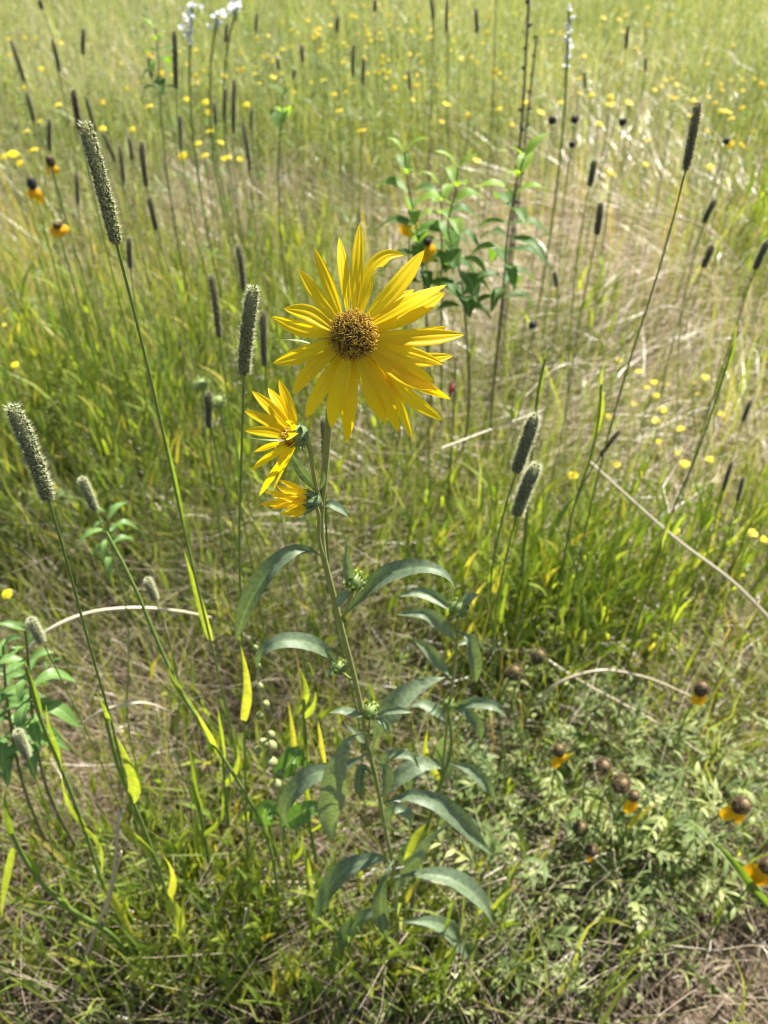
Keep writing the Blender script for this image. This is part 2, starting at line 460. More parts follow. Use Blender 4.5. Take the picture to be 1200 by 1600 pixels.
# ------------------------------------------------------------------ meadow cover (uncountable)
def gsum(px, py, base, terms):
    s = np.full(px.shape, float(base))
    for (cx, cy_, sx, sy, amp) in terms:
        s += amp * np.exp(-.5 * (((px - cx) / sx) ** 2 + ((py - cy_) / sy) ** 2))
    return np.clip(s, 0, None)
GREEN = (.34, [(250, 560, 190, 190, .8), (830, 900, 115, 95, 2.8), (70, 780, 110, 150, .8), (600, 90, 900, 95, 1.2), (1160, 260, 60, 70, .8),
               (470, 400, 110, 90, .6), (880, 460, 60, 70, .5), (1010, 1010, 140, 90, .7), (280, 1400, 160, 130, .5), (300, 1070, 130, 100, -.5), (320, 300, 60, 40, -.8), (600, 680, 150, 110, -.05),
               (960, 400, 140, 140, -.1), (640, 640, 160, 120, .25), (600, 1500, 200, 120, .4), (1130, 1480, 90, 90, -.4)])
DRY = (.62, [(980, 380, 160, 150, 1.9), (800, 520, 150, 80, 1.3), (320, 285, 70, 40, 2.5), (260, 1080, 150, 110, -.2), (1110, 650, 150, 150, .9),
             (620, 720, 150, 110, .7), (130, 1470, 140, 110, .8), (580, 290, 90, 50, .6), (100, 60, 130, 60, .8), (830, 900, 110, 90, -.4), (600, 110, 900, 75, -.45)])
def scatter(n, y0, y1, dens, zmid, pad=1.1):
    """roots on the meadow between two distances, thinned by how much grows there"""
    out = []
    got = 0
    while got < n:
        k = 4 * n
        Yv = np.sqrt(rng.uniform(0, 1, k) * ((y1 + 2) ** 2 - (y0 + 2) ** 2) + (y0 + 2) ** 2) - 2
        Xv = rng.uniform(-1, 1, k) * (.6 * np.maximum(Yv, 0) + pad)
        p = np.stack([Xv, Yv, np.full(k, zmid)], 1)
        px, py, dep = project(p)
        py = np.clip(py, -60, 1700); px = np.clip(px, -150, 1350)
        d = gsum(px, py, *dens) / 2.0
        keep = rng.uniform(0, 1, k) < d
        p = p[keep]; p[:, 2] = -.01
        out.append(p); got += len(p)
    return np.concatenate(out)[:n]
def clump(p, n, rad):
    q = np.repeat(p, n, 0)
    q[:, :2] += rng.normal(0, rad, (len(q), 2))
    return q
U = lambda a, b, n: rng.uniform(a, b, n)
def patchy(p, amt=.28):
    x, y = p[:, 0], p[:, 1]
    return amt * (.6 * np.sin(x * 2.3 + 1.6 * np.sin(y * 1.9 + .7)) + .6 * np.sin(y * 2.7 + 1.3 * np.sin(x * 1.4 + 2)))
_mr = np.random.default_rng(21)
for _ in range(34):
    GREEN[1].append((_mr.uniform(-40, 1240), _mr.uniform(10, 300), _mr.uniform(30, 90), _mr.uniform(8, 26), _mr.choice([-.9, .9, 1.3])))
    DRY[1].append((_mr.uniform(-40, 1240), _mr.uniform(10, 300), _mr.uniform(30, 90), _mr.uniform(8, 22), _mr.choice([.9, 1.4])))
GREEN[1].append((690, 195, 170, 26, 1.5))

gr = MB()
# green blades close by
p = clump(scatter(2300, -.2, 1.5, GREEN, .12), 6, .02); n = len(p)
ph = U(0, 6.28, n)
blades(gr, p, U(.09, .32, n), ph, U(0, .2, n), U(0, .4, n), U(0, .2, n), U(.002, .0085, n), ph + 1.57 + rng.normal(0, .5, n), rng.beta(1.6, 1.6, n) * .93 + U(0, .07, n), S=6)
# mid field
p = clump(scatter(5200, 1.1, 4.2, GREEN, .3), 5, .03); n = len(p)
ph = U(0, 6.28, n)
blades(gr, p, U(.14, .50, n), ph, U(0, .16, n), U(0, .3, n), U(0, .15, n), U(.003, .0105, n), ph + 1.57 + rng.normal(0, .6, n), np.clip(rng.beta(1.5, 1.5, n) * .93 + U(0, .07, n) + patchy(p, .18), 0, 1), S=5)
# fine short green among the straw
p = clump(scatter(4200, .9, 4.5, (.3, [(960, 420, 170, 150, 1.2), (650, 620, 180, 140, 1.0), (1080, 700, 120, 120, .6)]), .15), 5, .03); n = len(p)
ph = U(0, 6.28, n)
blades(gr, p, U(.10, .36, n), ph, U(0, .3, n), U(0, .5, n), U(0, .3, n), U(.0012, .0045, n), ph + 1.57 + rng.normal(0, .6, n), np.clip(rng.beta(1.5, 1.5, n) * .9 + patchy(p, .18), 0, 1), S=5)
# mid height fine blades everywhere in the near half
p = clump(scatter(3400, .55, 2.4, (.9, [(250, 1080, 130, 90, -.5), (930, 1330, 150, 100, -.4), (600, 780, 200, 160, .8), (200, 650, 200, 160, .8)]), .2), 5, .035); n = len(p)
ph = U(0, 6.28, n)
blades(gr, p, U(.15, .48, n), ph, U(0, .2, n), U(0, .4, n), U(0, .25, n), U(.0012, .0042, n), ph + 1.57 + rng.normal(0, .6, n), np.clip(.25 + rng.beta(1.5, 1.5, n) * .68 + patchy(p, .15), 0, 1), S=6)
o = gr.build('meadow_grass', M['green'])
tag(o, 'fresh green grass blades growing all over the meadow', 'grass', kind='stuff')

fg = MB()
p = clump(scatter(11000, 3.4, 16, GREEN, .45, 2.0), 5, .05); n = len(p)
ph = U(0, 6.28, n)
blades(fg, p, U(.25, .62, n), ph, U(0, .2, n), U(0, .3, n), U(0, .15, n), U(.004, .013, n), ph + 1.57 + rng.normal(0, .7, n), np.clip(rng.beta(1.2, 1.2, n) + patchy(p), 0, 1), S=4)
# thin flowering culms that haze the whole field
p = scatter(14000, 1.6, 12, GREEN, .5, 1.5); n = len(p)
ph = U(0, 6.28, n)
blades(fg, p, U(.4, .8, n), ph, U(0, .2, n), U(0, .2, n), U(0, .1, n), U(.0012, .003, n), ph + 1.57 + rng.normal(0, .7, n), U(.3, 1, n), S=4)
# small leaves of the flowering plants at the back
ff = MB()
BAND = (.05, [(600, 120, 900, 85, 1.3), (200, 220, 200, 60, .4), (690, 190, 170, 26, 1.6)])
p = clump(scatter(2600, 2.0, 9, BAND, .4, 1.5), 20, .07); n = len(p)
p[:, 2] = U(.05, .62, n)
ph = U(0, 6.28, n)
blades(ff, p, U(.03, .08, n), ph, U(.2, 1.0, n), U(0, .4, n), U(0, .6, n), U(.004, .010, n), ph + 1.57 + rng.normal(0, .5, n), rng.beta(1.3, 1.3, n), S=2, vz=U(-.3, 1, n))
o = ff.build('wildflower_foliage', M['feather'])
tag(o, 'small leaves of the yellow flowered plants at the back', 'foliage', kind='stuff')
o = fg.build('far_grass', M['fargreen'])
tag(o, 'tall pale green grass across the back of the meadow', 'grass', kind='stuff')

dg = MB()
# arching dead grass
p = clump(scatter(2300, .45, 3.6, DRY, .15), 6, .03); n = len(p)
ph = rng.normal(2.6, 1.3, n)
blades(dg, p, U(.15, .55, n), ph, U(.1, .6, n), U(.2, .9, n), U(.35, .85, n), U(.0007, .0012, n) * np.clip(p[:, 1] * 1.5, .8, 2.6), ph + 1.57 + rng.normal(0, .4, n), rng.beta(2, 1.5, n), S=8)
p = clump(scatter(3800, 2.0, 12, DRY, .2, 1.6), 7, .06); n = len(p)
ph = rng.normal(2.6, 1.3, n)
blades(dg, p, U(.25, .6, n), ph, U(.1, .6, n), U(.2, .7, n), U(.3, .75, n), U(.002, .0045, n), ph + 1.57 + rng.normal(0, .4, n), rng.beta(2, 1.5, n), S=6)
# thatch low between the green
p = scatter(9000, .25, 1.6, (.9, [(930, 1330, 150, 100, -.3)]), .15, .8); n = len(p)
ph = U(0, 6.28, n)
blades(dg, p, U(.12, .42, n), ph, U(0, .5, n), U(0, .7, n), U(.05, .6, n), U(.0005, .0010, n), ph + 1.57 + rng.normal(0, .5, n), U(.45, 1, n), S=6)
p = scatter(24000, .7, 7, (.9, DRY[1]), .3, 1.3); n = len(p)
ph = U(0, 6.28, n)
blades(dg, p, U(.25, .6, n), ph, U(0, .35, n), U(0, .6, n), U(.05, .5, n), U(.0005, .0009, n) * np.clip(p[:, 1], 1, 4), ph + 1.57 + rng.normal(0, .5, n), U(.35, 1, n), S=5)
# matted swirls of bleached straw
def mat(px, py, sx, sy, n, hr=(.25, .6), zr=.10, wm=1.0):
    x, y = rng.normal(px, sx, n), np.clip(rng.normal(py, sy, n), 15, 1500)
    d = np.stack([(x - 600) / FPX, np.ones(n), (800 - y) / FPX], 1)
    dr = FV[None] + RV[None] * d[:, :1] + UV_[None] * d[:, 2:]
    p = CAM + dr * ((.05 - H) / dr[:, 2:3])
    p[:, 2] = U(-.01, zr, n)
    ph = 2.7 + 1.1 * np.sin(p[:, 0] * 3.1 + 1.7 * np.sin(p[:, 1] * 2.3)) + rng.normal(0, .38, n)
    w = wm * U(.0007, .0013, n) * np.clip(p[:, 1] * .9, 1, 3.5)
    blades(dg, p, U(*hr, n), ph, U(.35, .9, n), U(.1, .7, n), U(.55, .98, n), w, ph + 1.57 + rng.normal(0, .5, n), rng.beta(1.1, .9, n) if wm == 1 else U(.7, 1, n), S=7, vz=U(.4, 1, n))
mat(985, 400, 110, 120, 3800, (.3, .7), .24)
mat(960, 300, 80, 50, 1300, (.3, .7), .24)
mat(1000, 430, 120, 120, 520, wm=2.0)
mat(840, 560, 110, 70, 200, wm=2.0)
mat(1090, 680, 90, 110, 220, wm=2.0)
mat(640, 760, 140, 100, 160, wm=1.8)
mat(1080, 980, 100, 60, 60, (.3, .6), wm=1.5)
mat(1120, 480, 70, 150, 1200)
mat(820, 540, 110, 65, 1600)
mat(930, 260, 60, 30, 1200)
mat(320, 300, 60, 28, 2400)
mat(590, 290, 60, 30, 900)
mat(1080, 680, 110, 100, 900)
mat(640, 700, 140, 110, 700, (.25, .6), .15)
mat(560, 860, 180, 60, 400, (.2, .5), .15)
mat(1050, 1150, 110, 60, 500, (.2, .45), .10)
mat(850, 1300, 150, 90, 350, (.15, .35), .10)
mat(100, 70, 110, 40, 2000)
mat(250, 600, 170, 130, 900)
mat(60, 480, 60, 90, 900)
mat(250, 1080, 150, 80, 160, (.15, .35), .04)
mat(1080, 960, 90, 60, 700, (.2, .5))
p = scatter(14000, -.2, 5, (.8, DRY[1]), .05); n = len(p)
ph = U(0, 6.28, n)
blades(dg, p, U(.06, .22, n), ph, U(.3, 1.2, n), U(0, .6, n), U(.2, .9, n), U(.0012, .0035, n), ph + 1.57 + rng.normal(0, .6, n), U(0, .55, n), S=4, vz=U(.2, .8, n))
o = dg.build('dry_grass', M['dry'])
tag(o, 'dead tan grass arching and lying between the green blades', 'dry grass', kind='stuff')

li = MB()
p = scatter(20000, -.3, 3, (.9, []), .02); n = len(p)
p[:, 2] = U(-.01, .02, n)
ph = U(0, 6.28, n)
blades(li, p, U(.02, .10, n), ph, U(.6, 1.1, n), U(-.3, .5, n), U(.1, .8, n), U(.002, .007, n), ph + 1.57 + rng.normal(0, .4, n), rng.beta(1.3, 1.6, n), S=3, vz=U(.05, .35, n))
o = li.build('leaf_litter', M['litter'])
tag(o, 'brown dead leaf litter on the soil', 'leaf litter', kind='stuff')

def pinnate(mb, base, tipdir, ln, nl, lw, rnd):
    """a leaf cut into narrow lobes"""
    side0 = unit(np.cross(tipdir, [0, 0, 1.0]) + 1e-6)
    pts = [base, base + tipdir * ln * .5 + np.array([0, 0, .1 * ln]), base + tipdir * ln]
    P = spline(pts, nl + 2)
    ribbon(mb, pts, lw * .5, (0, 0, 1), BLADE, n=6, cols=2, fold=0, rnd=rnd)
    for k in range(1, nl + 2):
        for s in ((-1, 1) if k <= nl else (0,)):
            l = ln * rng.uniform(.28, .5) * (1.15 - .5 * k / nl)
            d = unit(tipdir * rng.uniform(.6, 1.0) + side0 * s * rng.uniform(.5, .9) + np.array([0, 0, rng.uniform(-.3, .3)]))
            ribbon(mb, [P[k], P[k] + d * l * .5 + np.array([0, 0, .08 * l]), P[k] + d * l - np.array([0, 0, .15 * l])], lw * rng.uniform(.7, 1.3),
                   (rng.normal(0, .4), rng.normal(0, .4), 1), LEAF, n=5, cols=3, fold=.2, rnd=np.clip(rnd + rng.normal(0, .15), 0, 1))
ft = MB()
def feather_clump(px, py, sx, sy, n, zr, lr=(.05, .11), lw=.0055):
    for _ in range(n):
        q = at_z(np.clip(rng.normal(px, sx), px - 2.2 * sx, px + 2.2 * sx), np.clip(rng.normal(py, sy), py - 2.2 * sy, py + 2.0 * sy), 0)
        top = rng.uniform(*zr)
        d = np.array([rng.normal(0, .12), rng.normal(0, .12), 1.0])
        tip = q + d * top
        tube(ft, spline([q, q + d * top * .5 + np.array([rng.normal(0, .01), 0, 0]), tip], 5), .0012, 4, .4)
        for k in range(rng.integers(3, 7)):
            z = rng.uniform(.25, 1.0)
            an = rng.uniform(0, 6.28)
            pinnate(ft, q + d * top * z, unit(np.array([math.cos(an), math.sin(an), rng.uniform(-.1, .8)])), rng.uniform(*lr), rng.integers(2, 5), lw, rng.uniform(.15, .95))
feather_clump(930, 1330, 120, 85, 72, (.06, .25), (.05, .10), .0062)
feather_clump(780, 1220, 70, 60, 34, (.08, .24), (.045, .085), .0055)
feather_clump(1080, 1310, 90, 90, 30, (.06, .22), (.045, .085), .0055)
feather_clump(800, 1480, 140, 70, 30, (.04, .14), (.04, .08), .005)
feather_clump(40, 700, 60, 60, 40, (.10, .30))
feather_clump(130, 830, 80, 50, 40, (.10, .26))
feather_clump(380, 1450, 150, 80, 40, (.03, .10), (.03, .07), .004)
# yellow green shoots standing in the front litter
sh_ = MB()
def shoots(px, py, sx, sy, n, hr, bl=(.03, .075), bw=(.004, .0085)):
    for _ in range(n):
        q = at_z(rng.normal(px, sx), np.clip(rng.normal(py, sy), py - 2 * sy, py + 2 * sy), 0)
        hh = rng.uniform(*hr)
        d = np.array([rng.normal(0, .10), rng.normal(0, .10), 1.0])
        P = spline([q, q + d * hh * .5 + np.array([rng.normal(0, .006), rng.normal(0, .006), 0]), q + d * hh], 8)
        tube(sh_, P, np.linspace(.0016, .0009, 8), 5, rng.uniform(.2, .9))
        for k in range(rng.integers(2, 5)):
            f = rng.uniform(.3, 1.0); c = P[int(f * 7)]; an = rng.uniform(0, 6.28); l = rng.uniform(*bl)
            e = np.array([math.cos(an), math.sin(an), 0]) * rng.uniform(.1, .5)
            ribbon(sh_, [c, c + (e + [0, 0, .8]) * l * .5, c + (e * 1.4 + [0, 0, .75]) * l], rng.uniform(*bw), (-e[0], -e[1] - .3, .3), BLADE, n=8, cols=3, fold=.25, rnd=np.clip(rng.normal(.65, .25), 0, 1), twist=rng.normal(0, .4))
shoots(360, 1400, 110, 90, 150, (.10, .30), (.035, .08), (.005, .0095))
shoots(470, 1200, 90, 70, 55, (.10, .30), (.035, .08), (.005, .009))
shoots(150, 1400, 90, 90, 45, (.08, .24))
shoots(640, 1480, 70, 50, 30, (.06, .2))
shoots(560, 900, 160, 70, 110, (.15, .4), (.05, .11), (.004, .008))
shoots(1080, 960, 90, 60, 90, (.15, .4), (.05, .11), (.004, .008))
shoots(420, 1000, 90, 60, 60, (.10, .30))
shoots(820, 1030, 90, 50, 60, (.12, .32))
shoots(1010, 1150, 90, 50, 35, (.10, .26))
shoots(180, 860, 150, 60, 60, (.12, .34))
shoots(930, 1330, 130, 80, 80, (.08, .24))
shoots(740, 1330, 80, 80, 30, (.08, .24))
shoots(250, 780, 180, 80, 400, (.25, .55), (.05, .12), (.005, .010))
shoots(60, 760, 90, 60, 90, (.25, .55), (.05, .12), (.005, .010))
shoots(470, 640, 80, 60, 100, (.25, .5), (.05, .12), (.005, .010))
shoots(830, 1060, 100, 50, 330, (.2, .44), (.05, .12), (.004, .0095))
shoots(880, 640, 50, 30, 35, (.2, .5), (.06, .14), (.006, .012))
shoots(1160, 480, 50, 40, 45, (.3, .6), (.08, .16), (.008, .014))
shoots(600, 1570, 110, 25, 60, (.10, .30), (.04, .10), (.003, .007))
shoots(250, 1540, 130, 40, 60, (.08, .26), (.05, .11), (.003, .007))
o = sh_.build('grass_shoots', M['gblade'])
tag(o, 'yellow green young grass shoots standing up out of the litter in front', 'grass', kind='stuff')
o = ft.build('feathery_foliage', M['feather'])
tag(o, 'grey green feathery cut leaves low on the ground', 'foliage', kind='stuff')

# ------------------------------------------------------------------ THE SUNFLOWER
YS = .385
FN = unit(np.array([.10, -.86, .50]))                  # the way the big flower faces
stem_px = [(516, 600, .395), (514, 660, .392), (507, 740, .388), (501, 810, .386), (505, 865, .385), (517, 915, .384), (532, 975, .384), (547, 1032, .385),
           (562, 1095, .386), (574, 1160, .388), (588, 1220, .390), (603, 1300, .394), (614, 1350, .397), (620, 1420, .40), (624, 1530, .405)]
stem_pts = [at(*q) for q in stem_px]
base_pt = stem_pts[-1].copy(); base_pt[2] = -.01
FC = at(551, 525, .375)
plant = thing('sunflower', 'tall sunflower in the middle with one big open yellow flower and two small side flowers', 'sunflower', base_pt)
mb = MB()
sp_ = spline([FC - FN * .012, at(524, 575, .392)] + stem_pts[1:] + [base_pt], 60)
tube(mb, sp_, np.interp(np.linspace(0, 1, 60), [0, .06, .3, 1], [.0032, .0023, .0021, .0023]), 10, .5)
mb.build('stem', M['sunstem'], plant)
mb = MB(); tube(mb, spline([at(506, 872, .384), at(498, 840, .381), at(498, 805, .380), at(493, 785, .380)], 14), np.linspace(.0015, .0013, 14), 8, .7)
mb.build('side_stem', M['sunstem'], plant)
mb = MB(); tube(mb, spline([at(502, 790, .384), at(493, 757, .380), at(487, 722, .379), at(483, 697, .379), at(477, 687, .379), at(469, 685, .379)], 18), np.linspace(.0014, .0016, 18), 8, .6)
mb.build('side_stem', M['sunstem'], plant)

def plane_pt(px, py, c, nrm):
    d = ray(px, py)
    return CAM + d * (((c - CAM) @ nrm) / (d @ nrm))

# ---- big flower
head_mb = MB()
lathe(head_mb, [(.002, -.014), (.007, -.011), (.0105, -.006), (.011, -.002), (.0095, 0.0)], 20)
place(head_mb, FC, axis_frame(FN))
head = head_mb.build('flower_head', M['bract'], plant)
def petal(head, c, nrm, base, path, wpx, back=.18, roll=0.0, twist=0.0, mat='petal', notch=None, lift=.05, name='petal', depth=0.0):
    """path: pixels from the disc out to the tip; back: how far it bends away behind the disc"""
    px = [base] + path
    P = [plane_pt(x, y, c, nrm) for x, y in px]
    L = sum(np.linalg.norm(P[k + 1] - P[k]) for k in range(len(P) - 1))
    cum = np.r_[0, np.cumsum([np.linalg.norm(P[k + 1] - P[k]) for k in range(len(P) - 1)])] / L
    if len(P) == 2:
        mid = (P[0] + P[1]) / 2
        P = [P[0], mid, P[1]]; cum = np.array([0, .5, 1])
    Q = []
    for p_, s_ in zip(P, cum):
        d = unit(p_ - CAM)
        Q.append(p_ + d * (back * s_ ** 1.6 * L - lift * math.sin(s_ * math.pi) * L + depth))
    mb = MB()
    ribbon(mb, Q, wpx * .94 * mpp(c), nrm, PETAL, n=20, cols=11, fold=rng.uniform(.05, .2), groove=.075, roll=roll, twist=twist, rnd=rng.uniform(0, 1), notch=notch)
    return mb.build(name, M[mat], head)
PET = [  # base, path to tip, width, back, roll, depth behind
    ((554, 487), [(558, 420), (562, 349)], 21, .10, .2, 0), ((543, 486), [(537, 430), (530, 371)], 19, .12, -.5, .002),
    ((533, 495), [(512, 440), (491, 388)], 20, .14, .1, 0), ((527, 503), [(496, 462), (467, 421)], 21, .16, .1, .001),
    ((521, 515), [(482, 490), (444, 482)], 27, .14, .1, -.001), ((522, 522), [(470, 514), (425, 495)], 24, .22, .0, .003),
    ((524, 532), [(480, 552), (427, 568)], 27, .24, -.3, .002), ((530, 543), [(490, 575), (457, 615)], 26, .22, -.4, -.001),
    ((536, 551), [(506, 602), (476, 655)], 25, .25, -.1, .002), ((544, 556), [(528, 610), (517, 668)], 30, .26, .1, -.001),
    ((552, 557), [(546, 630), (542, 692)], 25, .28, .0, .003), ((560, 556), [(578, 610), (604, 662)], 27, .24, .1, -.001),
    ((568, 553), [(598, 610), (624, 677)], 26, .26, .0, .002), ((574, 551), [(618, 622), (645, 688)], 20, .3, .1, .006),
    ((582, 560), [(636, 618), (692, 657)], 25, .3, .2, .007), ((580, 549), [(640, 590), (704, 624)], 23, .26, .1, .004),
    ((578, 549), [(628, 588), (685, 610)], 25, .16, .2, -.001), ((582, 543), [(632, 571), (680, 598)], 22, .17, .1, .000),
    ((584, 537), [(640, 552), (694, 570)], 22, .14, .1, .001), ((584, 536), [(650, 562), (708, 556)], 25, .26, -.1, .005),
    ((584, 527), [(650, 528), (725, 523)], 28, .12, .2, 0), ((583, 524), [(645, 523), (698, 510)], 18, .2, .1, .004),
    ((582, 516), [(640, 490), (696, 456)], 30, .16, -.1, .002), ((579, 507), [(640, 472), (698, 445)], 25, .10, .3, -.001),
    ((575, 505), [(612, 478), (647, 452)], 20, .2, .2, .005), ((571, 500), [(620, 448), (663, 391)], 28, .10, .2, 0),
]
for (b, pa, w, bk, ro, de) in PET:
    petal(head, FC, FN, b, pa, w * 1.06, back=bk, roll=ro + rng.normal(0, .12), twist=rng.normal(0, .3), depth=de, mat='petal_worn' if pa[-1] in ((680, 598), (694, 570), (476, 655), (624, 677), (696, 456)) else 'petal')
petal(head, FC, FN, (562, 490), [(572, 448), (588, 412), (606, 399), (632, 398)], 26, back=.08, roll=.1, notch=[(.36, .62, 1, .75)])
db = MB()
lathe(db, [(.0112, -.004), (.0112, .001), (.0095, .0045), (.006, .007), (.002, .0082), (.0001, .0084)], 20)
place(db, FC, axis_frame(FN))
disc = db.build('disc', M['disc_base'], head)
fl = MB()
nf = 330
for k in range(nf):
    r = math.sqrt((k + .5) / nf); a_ = k * 2.39996
    dome = .0085 * math.sqrt(max(0, 1 - (r * .93) ** 2)) - .001
    b = np.array([math.cos(a_) * r * .0112, math.sin(a_) * r * .0112, dome - .001])
    out = unit(np.array([math.cos(a_) * r * 1.1, math.sin(a_) * r * 1.1, 1.0]) + rng.normal(0, .22, 3))
    l = rng.uniform(.0022, .0036)
    side = unit(np.cross(out, rng.normal(0, 1, 3)))
    open_ = r > .35 or rng.random() < .5
    rn = rng.uniform(0, .6) if r < .8 else rng.uniform(.2, 1)
    if rng.random() < .42: rn = 1.0
    tube(fl, [b, b + out * l * .6, b + out * l], [.00042, .0005, .00022], 5, rn)
    if open_:
        for s in (1, -1):
            q = b + out * l
            tube(fl, [q, q + out * .0006 + side * s * .0006, q + out * .0006 + side * s * .0012, q + side * s * .0015], [.00017, .00017, .00014, .00008], 4, min(1, rn + .3))
place(fl, FC, axis_frame(FN))
fl.build('florets', M['floret'], head)
for k in range(16):                                   # green bracts behind the petals
    a_ = k * 2 * math.pi / 16 + rng.normal(0, .1)
    fr = axis_frame(FN)
    d = fr[:, 0] * math.cos(a_) + fr[:, 1] * math.sin(a_)
    mb = MB()
    q = FC - FN * .006 + d * .009
    ribbon(mb, [q, q + d * .008 - FN * .002, q + d * .015 - FN * .006], .0042, FN, BRACT, n=8, cols=3, rnd=rng.uniform(0, 1))
    mb.build('bract', M['bract'], head)
def pxleaf(parent, pts, wpx, hint=(0, -.55, .8), mat='sunleaf', name='leaf', roll=0.0, twist=0.0, rnd=None, fold=.3, wave=.045, prof=LEAF, n=26, Y0=YS):
    P = [at(q[0], q[1], Y0 + (q[2] if len(q) > 2 else 0)) for q in pts]
    mb = MB()
    ribbon(mb, P, wpx * .80 * mpp(P[len(P) // 2]), hint, prof, n=n, cols=7, fold=fold * rng.uniform(.8, 1.8), roll=roll + rng.normal(0, .15), twist=twist + rng.normal(0, .35), rnd=rng.uniform(0, 1) if rnd is None else rnd, wave=wave)
    return mb.build(name, M[mat], parent)
pxleaf(plant, [(500, 541, .012), (465, 533, .01), (428, 531, .006)], 9, (0, -.2, 1))
pxleaf(plant, [(560, 618, .02), (605, 612, .012), (640, 620, .0), (667, 642, -.004)], 14, (.2, -.5, .9))

# ---- second flower, seen from the side
F2N = unit(np.array([-.90, -.42, .02]))
F2C = at(459, 682, .379)
hm = MB(); lathe(hm, [(.001, -.009), (.0045, -.008), (.0068, -.004), (.007, 0.0), (.005, .002), (.0001, .003)], 16)
place(hm, F2C, axis_frame(F2N)); head2 = hm.build('flower_head', M['bract'], plant)
def petal3(head, b, t, wpx, bulge, hint, rnd=None, droop=0.0, mat='petal'):
    m_ = (b + t) / 2 + bulge
    mb = MB(); ribbon(mb, [b, m_, t], wpx * mpp(b), hint, PETAL, n=16, cols=9, fold=.15, groove=.07, rnd=rng.uniform(0, 1), roll=rng.normal(0, .15))
    return mb.build('petal', M[mat], head)
fr2 = axis_frame(F2N)
for (bx, by, tx, ty, w, dy, hy) in [(463, 668, 436, 593, 17, .012, -.4), (457, 668, 419, 606, 17, .018, -.4), (455, 672, 394, 611, 18, .010, -.6), (452, 677, 382, 642, 17, .004, -.8),
                              (450, 682, 383, 673, 16, -.004, -.8), (453, 690, 397, 706, 13, -.010, -.5), (455, 694, 392, 735, 14, -.006, .2), (459, 697, 405, 775, 13, .004, .2),
                              (461, 697, 426, 767, 12, .012, .2), (462, 688, 434, 727, 16, -.016, -.8), (460, 672, 447, 660, 14, -.012, -.7), (463, 676, 448, 688, 15, -.014, -.5)]:
    b = at(bx, by, .379 + dy * .2); t = at(tx, ty, .379 + dy * 1.2)
    petal3(head2, b, t, w * 1.05, np.array([0, -.001, .002]), np.array([-.1, hy, .8 if ty < 690 else -.2]) if hy < 0 else np.array([.6, -.6, .4]))
fl = MB(); spikelets(fl, .000, .0035, lambda z: .0062 - z * .9, 5, 14, .004, .0012, up=2.0, awn=.2)
place(fl, F2C, fr2); fl.build('florets', M['floret'], head2)
for k in range(14):
    a_ = k * 2 * math.pi / 14 + rng.normal(0, .2)
    d = fr2[:, 0] * math.cos(a_) + fr2[:, 1] * math.sin(a_)
    q = F2C - F2N * .005 + d * .0055
    mb = MB(); ribbon(mb, [q, q + d * .004 + F2N * .001, q + d * .008 - F2N * rng.uniform(-.002, .005)], .003, F2N + d, BRACT, n=8, cols=3, rnd=rng.uniform(0, 1))
    mb.build('bract', M['bract'], head2)
# ---- third flower, just opening
F3N = unit(np.array([-.97, -.2, .05]))
F3C = at(486, 782, .379)
hm = MB(); lathe(hm, [(.001, -.006), (.004, -.005), (.0055, -.001), (.0055, .004), (.004, .006), (.0001, .007)], 14)
place(hm, F3C, axis_frame(F3N)); head3 = hm.build('flower_head', M['bract'], plant)
fr3 = axis_frame(F3N)
for (bx, by, tx, ty, w, dy) in [(478, 783, 408, 787, 10, -.006), (478, 776, 416, 770, 7, .004), (478, 772, 433, 761, 8, .0), (478, 770, 439, 755, 8, -.004), (480, 772, 440, 766, 9, -.007),
                               (480, 780, 428, 793, 9, -.008), (480, 788, 440, 799, 9, -.004), (481, 791, 458, 803, 8, .002), (480, 784, 446, 779, 9, -.010), (480, 788, 434, 786, 8, .006),
                               (479, 777, 428, 776, 9, -.009), (481, 790, 448, 796, 9, -.009)]:
    petal3(head3, at(bx, by, .379 + dy * .5), at(tx - 3, ty + (ty - 780) * .2, .379 + dy), w * 1.25, np.array([0, -.001, rng.normal(0, .001)]), np.array([0, -.7, .6]))
for k in range(12):
    a_ = k * 2 * math.pi / 12 + rng.normal(0, .2)
    d = fr3[:, 0] * math.cos(a_) + fr3[:, 1] * math.sin(a_)
    q = F3C - F3N * .003 + d * .0042
    mb = MB(); ribbon(mb, [q, q + d * .003 + F3N * .004, q + d * rng.uniform(.002, .007) + F3N * .009], .0032, d, BRACT, n=8, cols=3, rnd=rng.uniform(0, 1))
    mb.build('bract', M['bract'], head3)

# ---- leaves and buds
pxleaf(plant, [(504, 872, .0), (488, 860, -.004), (462, 860, -.01), (432, 880, -.016), (402, 920, -.02), (381, 962, -.02), (369, 1004, -.016)], 40, (-.35, -.75, .6), roll=-.15, rnd=.2)
pxleaf(plant, [(534, 968, .0), (556, 940, .002), (590, 908, .002), (632, 890, .0), (672, 888, -.004), (698, 900, -.006), (714, 924, -.006)], 40, (.05, -.45, .9), rnd=.3)
pxleaf(plant, [(530, 1040, .0), (505, 1015, -.003), (470, 1002, -.008), (435, 1003, -.012), (410, 1018, -.014), (400, 1045, -.014)], 34, (0, -.4, .9), rnd=.4)
pxleaf(plant, [(583, 1165, .004), (600, 1122, .01), (628, 1088, .02), (662, 1068, .03), (696, 1058, .036)], 46, (-.2, -.8, .6), rnd=.9)
pxleaf(plant, [(573, 1145, -.002), (548, 1152, -.012), (530, 1185, -.02), (521, 1230, -.022), (514, 1275, -.02), (521, 1315, -.016)], 54, (-.2, -.95, .4), rnd=.8, twist=.25)
pxleaf(plant, [(578, 1175, .0), (530, 1200, -.002), (485, 1212, -.008), (456, 1240, -.014), (444, 1275, -.016), (456, 1302, -.016)], 38, (-.2, -.6, .8), rnd=.3)
